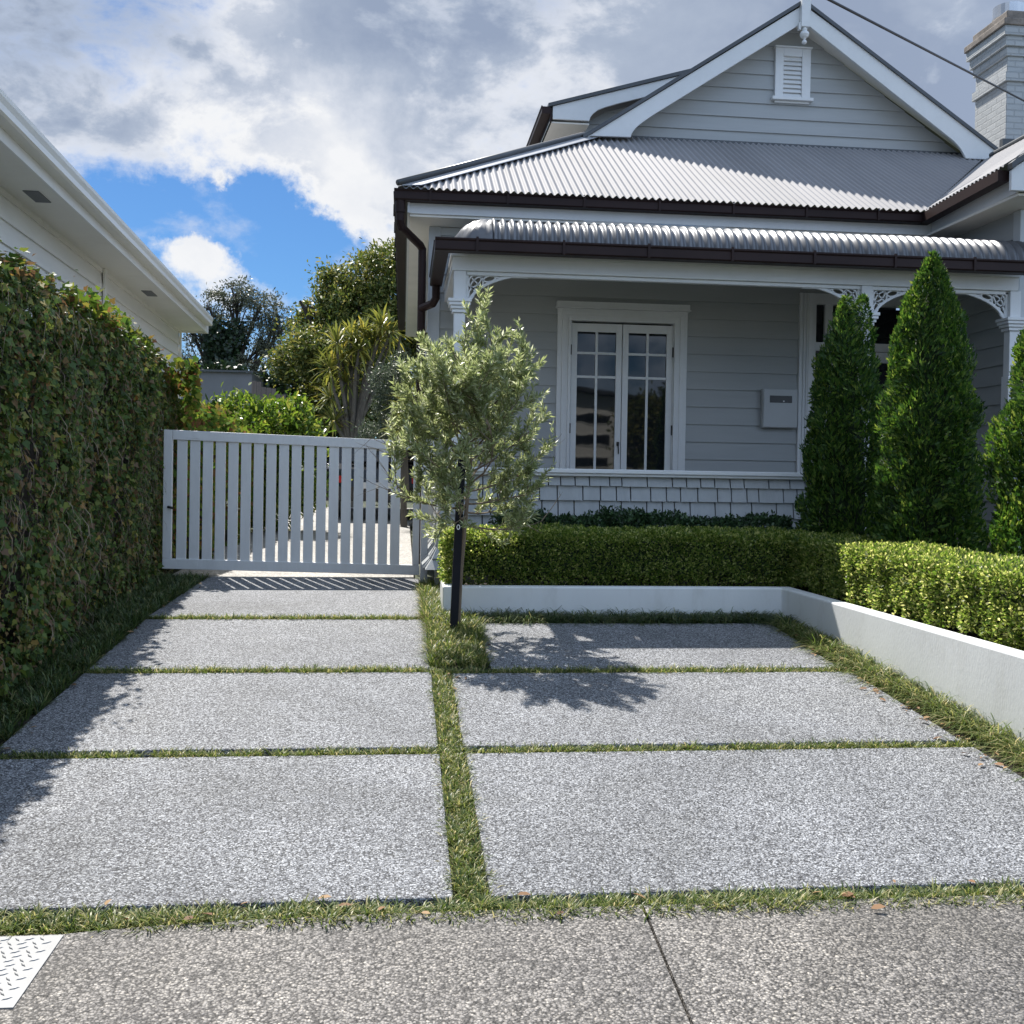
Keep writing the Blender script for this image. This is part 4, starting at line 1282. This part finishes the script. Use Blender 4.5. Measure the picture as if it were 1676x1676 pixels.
# ------------------------------------------------------------------ overhead service cable
w = MB()
A, B = Vector((-2.6, 1.0, 4.42)), Vector((9.6, 14.2, 6.62))
pts = []
for k in range(25):
    t = k / 24; p = A.lerp(B, t); p.z -= .42 * 4 * t * (1 - t) * .25; pts.append(p)
A_, B_ = Vector((3.351, 8., 5.390)), Vector((7.542, 12., 6.236))
pts = [A_.lerp(B_, t) for t in (-1.2, -.8, -.4, 0, .25, .5, .75, 1., 1.25, 1.4)]
w.tube(pts, .012, 6)
tag(w.build('overhead_cable', m_cable, loc=tuple(A_), smooth=True), 'thin black overhead cable slanting across the gable and chimney', 'cable')


# ------------------------------------------------------------------ background garden
def crown_points(blobs, n, nclump, spread, seed):
    rr = np.random.default_rng(seed)
    B = np.array([b[:6] for b in blobs], float)
    vol = (B[:, 3] * B[:, 4] * B[:, 5]) ** .75
    bi = rr.choice(len(B), nclump, p=vol / vol.sum())
    d = unit(rr.normal(size=(nclump, 3)))
    rad = (.45 + .55 * rr.random(nclump) ** .5)[:, None]
    C_ = B[bi, :3] + d * rad * B[bi, 3:6]
    ci = rr.integers(0, nclump, n)
    sp = spread * rr.uniform(.6, 1.4, nclump)
    P = C_[ci] + rr.normal(size=(n, 3)) * sp[ci][:, None] * np.array([1, 1, .65])
    return P, C_, d[bi * 0 + np.arange(nclump)][ci]


def garden_tree(name, label, cat, base, blobs, n, nclump, spread, leafL, aspect, lm, bark, tr=.25, limbs=True, seed=1, hang=.0, extra_tube=None, shape=OVAL, group=None, sub=10):
    t = thing(name, label, cat, base, group)
    P, C_, od = crown_points(blobs, n, nclump, spread, seed)
    D = unit(od * .5 + rnd_dir(n) * .9 + np.array([0, 0, .15 - hang]))
    V = leaf_verts(P, D, unit(rnd_dir(n) + od * .4 + np.array([0, 0, .7])), leafL * rng.uniform(.6, 1.3, n), leafL * aspect * rng.uniform(.7, 1.2, n), shape)
    template_mesh('crown', V, [tuple(range(len(shape)))], lm, t)
    w = MB(); r2 = random.Random(seed)
    cz = max(b[2] for b in blobs); bx, by, bz = base
    cx = sum(b[0] for b in blobs) / len(blobs); cy = sum(b[1] for b in blobs) / len(blobs)
    top = Vector((cx, cy, bz + (cz - bz) * .45))
    w.tube([Vector(base) - Vector((0, 0, .3)), Vector(base).lerp(top, .5) + Vector((r2.uniform(-.2, .2), 0, 0)), top], [tr, tr * .8, tr * .55], 8)
    if limbs:
        for b_ in blobs:
            e = Vector(b_[:3]); s_ = Vector(base).lerp(top, r2.uniform(.55, 1.))
            m1 = s_.lerp(e, .5) + Vector((r2.uniform(-.2, .2), r2.uniform(-.2, .2), r2.uniform(-.1, .35))) * tr * 4
            w.tube([s_, m1, e], [tr * .45, tr * .3, tr * .14], 6)
            for k in range(sub):
                c_ = C_[r2.randrange(len(C_))]
                c_ = min((Vector(C_[r2.randrange(len(C_))]) for q in range(14)), key=lambda v: (v - e).length)
                w.tube([e.lerp(m1, r2.random() * .5), e.lerp(c_, .55) + Vector((0, 0, r2.uniform(-.1, .1))), c_], [tr * .13, tr * .08, tr * .03], 4)
    if extra_tube: extra_tube(w)
    w.build('trunk', bark, t)
    return t


E_ = lambda x, z, r, y=45., ry=None, rz=None: (x, y, z, r, ry or r, rz or r * .8)
ivt = garden_tree('spreading_tree', 'tall open grey-green tree with ivy-clad trunk far behind the gate', 'tree', (-7.9, 45, .8),
                  [E_(-7.25, 9.0, .75), E_(-8.3, 8.35, .8), E_(-6.2, 8.55, .85), E_(-5.4, 8.1, .65), E_(-8.8, 7.3, .6), E_(-6.1, 7.2, .8), E_(-9.3, 7.9, .6), E_(-5.1, 7.7, .5), E_(-6.6, 6.4, 1.0), E_(-8.9, 6.1, .7), E_(-9.6, 5.6, .9), E_(-5.4, 6.4, .9), E_(-7.3, 8.0, .6)],
                  10500, 300, .15, .15, .42, lf_euc, m_barkd, tr=.30, seed=5, hang=.2, sub=12)
n = 4200
tt = rng.random(n); a = rng.random(n) * 6.28
cxs = np.where(rng.random(n) < .5, -7.9 + .75 * tt, -7.95 + .1 * tt - .25 * tt)
rad = .26 + .18 * np.sin(tt * 9) * .5
P = np.stack([cxs + rad * np.cos(a), 44.9 + rad * np.sin(a), 2.5 + 5.2 * tt], 1) + rng.normal(size=(n, 3)) * .1
V = leaf_verts(P, unit(rnd_dir(n) + np.array([0, -.5, -.6])), unit(rnd_dir(n) * .6 + np.array([0, -1, .3])), rng.uniform(.12, .24, n), .16, OVAL)
template_mesh('trunk_ivy', V, [tuple(range(6))], lf_darkivy, ivt)

F_ = lambda x, z, r, y=32.: (x, y + random.uniform(-.8, .8), z, r, r, r * .85)
garden_tree('broadleaf_tree', 'dense dark broad-leaved tree with olive-yellow top rising beside the house', 'tree', (-1.0, 32.6, .7),
            [F_(-1.25, 7.55, .85), F_(-1.95, 7.0, .80), F_(-.45, 7.8, .95), F_(-2.25, 6.35, .85), F_(-2.95, 5.6, .7), F_(-1.4, 6.2, 1.05, 31.6), F_(-.3, 6.6, 1.0), F_(-3.1, 4.8, .8), F_(-2.3, 5.0, .9, 31.4), F_(-1.2, 4.7, 1.0, 31.5), F_(-2.6, 3.8, .85), F_(-3.1, 3.1, .7),
             F_(-.4, 4.7, 1.0), F_(.7, 7.9, 1.0), F_(.6, 6, 1.0), F_(-1.3, 3.2, 1.0), F_(-.2, 3.0, .9), F_(-3.2, 6.65, .26), F_(-2.9, 6.5, .26)],
            62000, 620, .19, .150, .42, lf_dense, m_barkd, tr=.3, seed=8, hang=.15, sub=2)
garden_tree('ivy_thicket', 'dark ivy thicket in the shade between the two tall background trees', 'thicket', (-3.6, 35, .8),
            [(-4.1, 35, 4.4, .8, .8, .7), (-3.2, 35, 4.9, .6, .7, .7), (-3.4, 35, 3.4, 1.0, .8, 1.0), (-4.9, 36, 3.6, .8, .8, 1.0), (-2.5, 34.6, 2.6, .9, .7, .9), (-1.2, 34.5, 2.4, 1.4, .7, 1.3), (-6.6, 38, 4.2, 1.6, .8, 1.1), (-8.6, 39, 3.8, 1.4, .8, 1.3)],
            17000, 200, .26, .20, .7, lf_darkivy, m_barkd, tr=.15, seed=9, sub=0)
garden_tree('garden_shrub', 'glossy bright green sunlit shrub mounded over the fence behind the gate', 'shrub', (-2.5, 16.3, .6),
            [(-1.98, 16., 2.2, .50, .6, .45), (-2.42, 16.2, 2.28, .45, .6, .34), (-2.80, 16.4, 2.36, .40, .6, .28), (-1.62, 15.9, 1.95, .34, .5, .42), (-2.24, 15.6, 1.85, .5, .5, .5), (-1.80, 16.1, 2.45, .26, .3, .22), (-1.5, 15.9, 1.5, .35, .5, .6), (-2.0, 15.7, 1.2, .5, .5, .6)],
            12500, 330, .085, .105, .38, lf_bright, m_barkd, tr=.07, seed=12, sub=0)
garden_tree('silvery_shrub', 'fine silvery green shrub right of the cabbage tree', 'shrub', (-.3, 19, .65),
            [(-.34, 19, 3.2, .25, .3, .3), (-.22, 19, 2.75, .32, .3, .4), (-.42, 19, 2.2, .4, .4, .45), (-.1, 19, 2.2, .35, .4, .45), (-.1, 19, 3.4, .22, .3, .3), (-.3, 19, 1.5, .4, .4, .6)],
            12000, 260, .075, .06, .4, lf_grey, m_barkd, tr=.05, seed=14, sub=0)


def cordyline(label, base, stems, heads, blade, nb, seed):
    t = thing('cabbage_tree', label, 'tree', base, 'cabbage trees behind the gate')
    rr = np.random.default_rng(seed); w = MB()
    for pts in stems: w.tube(pts, [.062 * (1 - .55 * k / (len(pts) - 1)) for k in range(len(pts))], 7)
    w.build('trunk', m_barkc, t)
    Vs = []
    for (x, y, z, s) in heads:
        d = unit(rr.normal(size=(nb, 3)) + np.array([0, 0, .55]))
        d[:, 2] = np.where(d[:, 2] < -.55, -.3, d[:, 2]); d = unit(d)
        P = np.array([x, y, z]) + d * .05
        L = blade * s * rr.uniform(.7, 1.15, nb)
        S = unit(np.cross(d, np.array([0, 0, 1.]) + .01)) * (.026 * s)
        mid = P + d * (L * .55)[:, None]; tip = P + d * L[:, None] - np.array([0, 0, 1.]) * (L * .20)[:, None]
        Vs.append(np.stack([P - S * .6, P + S * .6, mid - S, mid + S, tip], 1))
    template_mesh('crown', np.concatenate(Vs), [(0, 1, 3, 2), (2, 3, 4)], lf_cord, t)


Yc = 24.
bs = (-1.25, Yc, .8)
H1 = [(-.965, 4.70), (-.55, 4.86), (-1.243, 4.63), (-1.56, 4.42), (-1.44, 4.05), (-1.72, 3.85), (-1.71, 3.2), (-.34, 4.70), (-1.2, 3.95), (-1.6, 2.65), (-.75, 4.45), (-1.05, 4.3), (-1.35, 3.55), (-.6, 4.55)]
stems = []
for i, (x, z) in enumerate(H1):
    s0 = Vector((-1.24 + .01 * (i % 3), Yc, 1.6 + .1 * (i % 4)))
    e = Vector((x, Yc + (-.35 if i % 2 else .25) * (.3 + .1 * (i % 4)), z))
    stems.append([s0, s0.lerp(e, .35) + Vector((0, 0, .22)), s0.lerp(e, .72) + Vector((-.03, 0, .12)), e])
stems.append([(-1.25, Yc, .6), (-1.25, Yc, 1.6), (-1.22, Yc, 2.2)])
stems.append([(-1.19, Yc, .6), (-1.17, Yc, 1.6), (-.95, Yc, 2.8), (-.62, Yc, 3.7), (-.34, Yc, 4.6)])
stems.append([(-1.2, Yc, 1.5), (-.98, Yc, 2.75), (-.55, Yc - .1, 3.6), (-.2, Yc, 4.1), (-.12, Yc, 4.7)])
cordyline('tall many-stemmed cabbage tree with spiky yellow-green heads behind the gate', bs, stems, [(s[-1][0], s[-1][1], s[-1][2], 1.) for s in stems[:len(H1)]], .60, 52, 41)
cordyline('low cabbage tree with spiky heads partly hidden behind the olive crown', (.06, 17, .65), [[(.02, 17, .5), (.0, 17, 1.5), (.02, 17, 2.55)], [(.04, 17, 1.2), (.02, 17, 1.8), (-.04, 17, 2.2)]],
          [(.03, 17, 2.6, .9), (-.05, 17, 2.2, .9), (.22, 17.1, 2.8, .8)], .45, 70, 43)

# grey shed and a bit of paling fence behind the bright shrub
sh = thing('garden_shed', 'plain grey shed wall rising above the bright shrub', 'shed', (-5.3, 31, .8))
w = MB(); w.box(-6.9, -4.35, 30, 32.4, .5, 4.26); w.build('wall', m_shed, sh)
w = MB(); w.hexa([(-7.0, 29.9, 4.262), (-4.30, 29.9, 4.262), (-4.30, 32.5, 4.5), (-7.0, 32.5, 4.5), (-7.0, 29.9, 4.32), (-4.30, 29.9, 4.32), (-4.30, 32.5, 4.56), (-7.0, 32.5, 4.56)]); w.build('roof', m_flash, sh)
w = MB()
for k in range(7): x = -4.25 + .135 * k; w.box(x, x + .125, 29.3, 29.32, .7, 3.98 + .05 * math.sin(k * 2.1) - .06 * k)
w.box(-4.25, -3.3, 29.33, 29.38, 2.0, 2.1); w.box(-4.25, -3.3, 29.33, 29.38, 3.2, 3.3)
tag(w.build('paling_fence', m_timber, loc=(-3.8, 29.3, .8)), 'short weathered paling fence beside the grey shed', 'fence')

# dark car at the end of the drive, glimpsed through the slats
car = thing('parked_car', 'dark parked car glimpsed between the gate slats at the end of the drive', 'car', (-.45, 20.2, .66))
zc = .70
w = MB()
prof_c = [(0, .30), (-.04, .55), (0, .86), (.25, .95), (.55, 1.38), (1.6, 1.44), (2.5, 1.36), (3.1, .98), (3.95, .86), (4.1, .6), (4.08, .3)]
L_ = []
for x, inset in ((-.85, .10), (-.88, .02), (-.90, 0), (.90, 0), (.88, .02), (.85, .10)):
    L_.append([(-.45 + x * (1 - (.16 if z > 1.0 else 0)), 18.3 + y + (inset if y < 2 else -inset), zc + z) for y, z in prof_c])
w.loft(L_); w.build('body', m_carp, car, bevel=.03)
w = MB(); w.hexa([(-1.08, 18.50, zc + .99), (.18, 18.50, zc + .99), (.12, 18.79, zc + 1.34), (-1.02, 18.79, zc + 1.34), (-1.08, 18.47, zc + 1.0), (.18, 18.47, zc + 1.0), (.12, 18.76, zc + 1.36), (-1.02, 18.76, zc + 1.36)]); w.build('rear_window', m_glass, car)
for x in (-1.27, .15):
    w = MB(); w.box(x, x + .22, 18.235, 18.30, zc + .62, zc + .74); w.build('tail_light', m_red, car)
w = MB(); w.box(-.72, -.18, 18.235, 18.258, zc + .52, zc + .63); w.build('number_plate', m_white, car)
for x in (-1.33, .22):
    for y in (19.0, 21.6):
        w = MB(); w.lathe([(0, -.1), (.29, -.1), (.315, -.06), (.315, .06), (.29, .1), (0, .1)], (0, 0, 0), 20)
        w.v = [(x + .10 + z_, y + a, zc + .28 + b_) for a, b_, z_ in w.v]; w.build('wheel', m_black, car)

# ------------------------------------------------------------------ across the street (mirrored in the door panes)
ap = thing('apartment_building', 'long pale banded apartment building across the street, mirrored in the door panes', 'building', (3, -34, -.4))
w = MB(); w.prism([(-9, -.4), (15.5, -.4), (15.5, 5.4), (-9, 8.2)], 'y', -42, -34); w.build('wall', m_ncream, ap)
w = MB(); w.prism([(-9.4, 8.28), (15.9, 5.40), (15.9, 5.6), (-9.4, 8.48)], 'y', -42.4, -33.4); w.build('roof', m_flash, ap)
for z in (.7, 1.9, 3.1, 4.3):
    for k in range(8):
        x = -8.6 + 2.95 * k
        w = MB(); w.box(x, x + 2.3, -34.03, -33.97, z, z + .62); fr_ = w.build('window', m_ntrim, ap)
        w = MB(); w.box(x + .08, x + 2.22, -33.969, -33.95, z + .08, z + .54); w.build('pane', m_glass, fr_)
garden_tree('street_tree', 'leafy tree across the street, mirrored in the right door leaf', 'tree', (13., -30, -.4),
            [(12.4, -30, 4.0, 1.3, 1.3, 1.6), (13.6, -30, 4.6, 1.3, 1.3, 1.6), (13., -30, 2.6, 1.6, 1.4, 1.3), (14.6, -30, 3.2, 1.2, 1.2, 1.4)], 9000, 200, .35, .3, .45, lf_dense, m_barkd, tr=.2, seed=51, sub=0)
# ------------------------------------------------------------------ sky settings
CL_OFF = (0., 0., 0.)
BG = .14; SUN = 4.9; EXPO = .72
SKYMUL = (.18, .305, .445, 1)
BLOBS = [((-.19, .962, .188), .042, .62, 1.3), ((-.155, .972, .165), .045, .50, 1.4), ((-.022, .975, .215), .036, .62, .9), ((-.118, .966, .213), .010, .25, 1.2), ((-.098, .968, .222), .009, .25, 1.2), ((-.15, .957, .252), .013, .30, .7), ((-.10, .982, .155), .04, .25, 2.),
         ((-.06, .962, .262), .05, .22, 1.8), ((-.17, .962, .218), .080, -.34, 1.7), ((-.09, .970, .208), .065, -.32, 1.7), ((-.24, .947, .218), .06, -.28, 1.9),
         ((-.08, .946, .31), .10, .2, 1.5)]
WHITES = [((-.07, .947, .312), .085, .75, 1.6), ((-.18, .935, .30), .07, .4, 1.8), ((-.132, .912, .40), .045, .5, 1.), ((-.06, .962, .262), .05, .6, 1.6),
          ((-.19, .962, .19), .06, .8, 1.), ((-.14, .974, .17), .07, .5, 1.), ((-.025, .975, .222), .05, .7, 1.)]
CLOUD_FILL = 2.15
WARP = .17
# ------------------------------------------------------------------ light, sky, camera
sc.world = bpy.data.worlds.new('World')
W = sc.world; W.use_nodes = True
nt = W.node_tree; L = nt.links.new
bg = nt.nodes['Background']
sky = N(nt, 'ShaderNodeTexSky', sky_type='NISHITA', sun_disc=False, sun_elevation=RAD(53.5), sun_rotation=RAD(-21.6))
sky.air_density = 1.0; sky.dust_density = .4; sky.ozone_density = 2.0
tc = N(nt, 'ShaderNodeTexCoord')
nrm = N(nt, 'ShaderNodeVectorMath', operation='NORMALIZE'); L(tc.outputs['Generated'], nrm.inputs[0])
sp = N(nt, 'ShaderNodeSeparateXYZ'); L(nrm.outputs[0], sp.inputs[0])


def math_(op, a, b_=None, clamp=False):
    n = N(nt, 'ShaderNodeMath', operation=op); n.use_clamp = clamp
    for i, v in enumerate((a, b_)):
        if v is None: continue
        if isinstance(v, (int, float)): n.inputs[i].default_value = v
        else: L(v, n.inputs[i])
    return n.outputs[0]


def smooth(v, a, b_, lo=0., hi=1.):
    n = N(nt, 'ShaderNodeMapRange', interpolation_type='SMOOTHSTEP')
    L(v, n.inputs[0])
    for i, q in enumerate((a, b_, lo, hi)): n.inputs[i + 1].default_value = q
    return n.outputs[0]


def cnoise(scale, zst, detail, rough, off=(0, 0, 0), dist=0.):
    mp = N(nt, 'ShaderNodeMapping'); L(nrm.outputs[0], mp.inputs['Vector'])
    mp.inputs['Scale'].default_value = (1, 1, zst); mp.inputs['Location'].default_value = off
    n = N(nt, 'ShaderNodeTexNoise', Scale=scale, Detail=detail, Roughness=rough, Distortion=dist)
    L(mp.outputs[0], n.inputs['Vector']); return n.outputs['Fac']


wn = N(nt, 'ShaderNodeTexNoise', Scale=8.5, Detail=9., Roughness=.62); L(nrm.outputs[0], wn.inputs['Vector'])
wv = N(nt, 'ShaderNodeVectorMath', operation='SUBTRACT'); L(wn.outputs['Color'], wv.inputs[0]); wv.inputs[1].default_value = (.5, .5, .5)
wp = N(nt, 'ShaderNodeVectorMath', operation='MULTIPLY_ADD'); L(wv.outputs[0], wp.inputs[0]); wp.inputs[1].default_value = (WARP, WARP, WARP); L(nrm.outputs[0], wp.inputs[2])
spw = N(nt, 'ShaderNodeSeparateXYZ'); L(wp.outputs[0], spw.inputs[0])


def blob(d, width, amp, flat=1.):
    """soft bump around direction d"""
    sb = N(nt, 'ShaderNodeVectorMath', operation='SUBTRACT'); L(wp.outputs[0], sb.inputs[0]); sb.inputs[1].default_value = d
    sc_ = N(nt, 'ShaderNodeVectorMath', operation='MULTIPLY'); L(sb.outputs[0], sc_.inputs[0]); sc_.inputs[1].default_value = (1 / width, 1 / width, flat / width)
    ln = N(nt, 'ShaderNodeVectorMath', operation='DOT_PRODUCT'); L(sc_.outputs[0], ln.inputs[0]); L(sc_.outputs[0], ln.inputs[1])
    e = math_('POWER', 2.718, math_('MULTIPLY', ln.outputs['Value'], -1.))
    return math_('MULTIPLY', e, amp)


n1 = cnoise(6.5, 1.7, 12., .62, CL_OFF, .25)
n2 = cnoise(2.6, 1.4, 6., .55, (3.1, .7, 1.9), .3)
n3 = cnoise(13., 1.5, 9., .6, (1.3, 5.2, .4), .2)
dens = math_('ADD', math_('MULTIPLY', n1, 1.0), math_('MULTIPLY', math_('SUBTRACT', n3, .5), .75))
dens = math_('ADD', dens, smooth(spw.outputs['Z'], .205, .295, -.14, .30))
for d, wd, am, fl in BLOBS: dens = math_('ADD', dens, blob(d, wd, am, fl))
dens = math_('ADD', dens, smooth(sp.outputs['Y'], .3, -.3, 0., .10))  # extra unseen cloud behind the camera, added for fill and reflections
dens = math_('ADD', dens, smooth(sp.outputs['X'], .05, .3, 0., .25))
cover = smooth(dens, .42, .80)
wisp = math_('MULTIPLY', smooth(math_('ADD', math_('MULTIPLY', n3, .6), math_('MULTIPLY', n1, .5)), .54, .72), .55)
cover = math_('MAXIMUM', cover, wisp)
# thick parts seen from below are grey, thin sunlit rims are white
thick = smooth(dens, .66, .98)
shade = math_('ADD', math_('ADD', math_('MULTIPLY', thick, .62), .10), math_('MULTIPLY', smooth(n2, .36, .60), .50), True)
for d, wd, am, fl in WHITES: shade = math_('SUBTRACT', shade, blob(d, wd, am, fl), True)
shade = math_('ADD', shade, math_('MULTIPLY', math_('SUBTRACT', n3, .5), .55), True)
cr = ramp(nt, [(0, (3.95, 4.0, 4.1)), (.35, (2.9, 3.1, 3.5)), (.7, (1.85, 2.15, 2.7)), (1, (1.35, 1.65, 2.25))])
L(shade, cr.inputs['Fac'])
# out-of-view clouds brightened and tinted, fill light added for the shaded walls
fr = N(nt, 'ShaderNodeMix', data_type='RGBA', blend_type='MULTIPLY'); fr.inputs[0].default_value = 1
L(cr.outputs['Color'], fr.inputs[6]); dq = math_('SUBTRACT', math_('MULTIPLY', sp.outputs['Y'], .72), math_('MULTIPLY', sp.outputs['X'], .75)); fv = smooth(dq, .32, -.5, 1., CLOUD_FILL); fc = N(nt, 'ShaderNodeCombineColor')
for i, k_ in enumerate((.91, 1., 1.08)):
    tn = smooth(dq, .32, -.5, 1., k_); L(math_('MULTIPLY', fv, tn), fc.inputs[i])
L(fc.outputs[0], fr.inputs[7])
skm = N(nt, 'ShaderNodeMix', data_type='RGBA', blend_type='MULTIPLY'); skm.inputs[0].default_value = 1
L(sky.outputs['Color'], skm.inputs[6]); skm.inputs[7].default_value = SKYMUL
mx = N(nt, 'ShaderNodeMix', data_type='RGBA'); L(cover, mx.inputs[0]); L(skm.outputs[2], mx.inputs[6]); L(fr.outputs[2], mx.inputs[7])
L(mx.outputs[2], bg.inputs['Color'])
bg.inputs['Strength'].default_value = BG

sd = Vector((.27, -.68, -1.)).normalized()
lt = bpy.data.lights.new('Sun', 'SUN'); lt.energy = SUN; lt.angle = RAD(.5); lt.color = (1, .955, .89)
lo_ = bpy.data.objects.new('Sun', lt); COL.objects.link(lo_)
lo_.rotation_euler = sd.to_track_quat('-Z', 'Y').to_euler(); lo_.location = (-6, 14, 22)

cam = bpy.data.cameras.new('Camera'); co_ = bpy.data.objects.new('Camera', cam); COL.objects.link(co_)
yaw = math.atan(178 / 1681); pit = RAD(.7); rol = RAD(.95)
f0 = Vector((math.sin(yaw), math.cos(yaw), 0)); r0 = Vector((math.cos(yaw), -math.sin(yaw), 0)); u0 = Vector((0, 0, 1))
Fw = f0 * math.cos(pit) - u0 * math.sin(pit); U1 = u0 * math.cos(pit) + f0 * math.sin(pit)
Rt = r0 * math.cos(rol) + U1 * math.sin(rol); Up = U1 * math.cos(rol) - r0 * math.sin(rol)
mw = Matrix((Rt, Up, -Fw)).transposed().to_4x4(); mw.translation = (0, 0, 1.55)
co_.matrix_world = mw
cam.sensor_width = 36; cam.lens = 36 * 1681 / 1676; cam.shift_y = -44.5 / 1676
cam.clip_start = .05; cam.clip_end = 1500
sc.camera = co_
sc.view_settings.view_transform = 'Standard'; sc.view_settings.look = 'None'; sc.view_settings.gamma = 1; sc.view_settings.exposure = EXPO
sc.render.resolution_x = sc.render.resolution_y = 1024
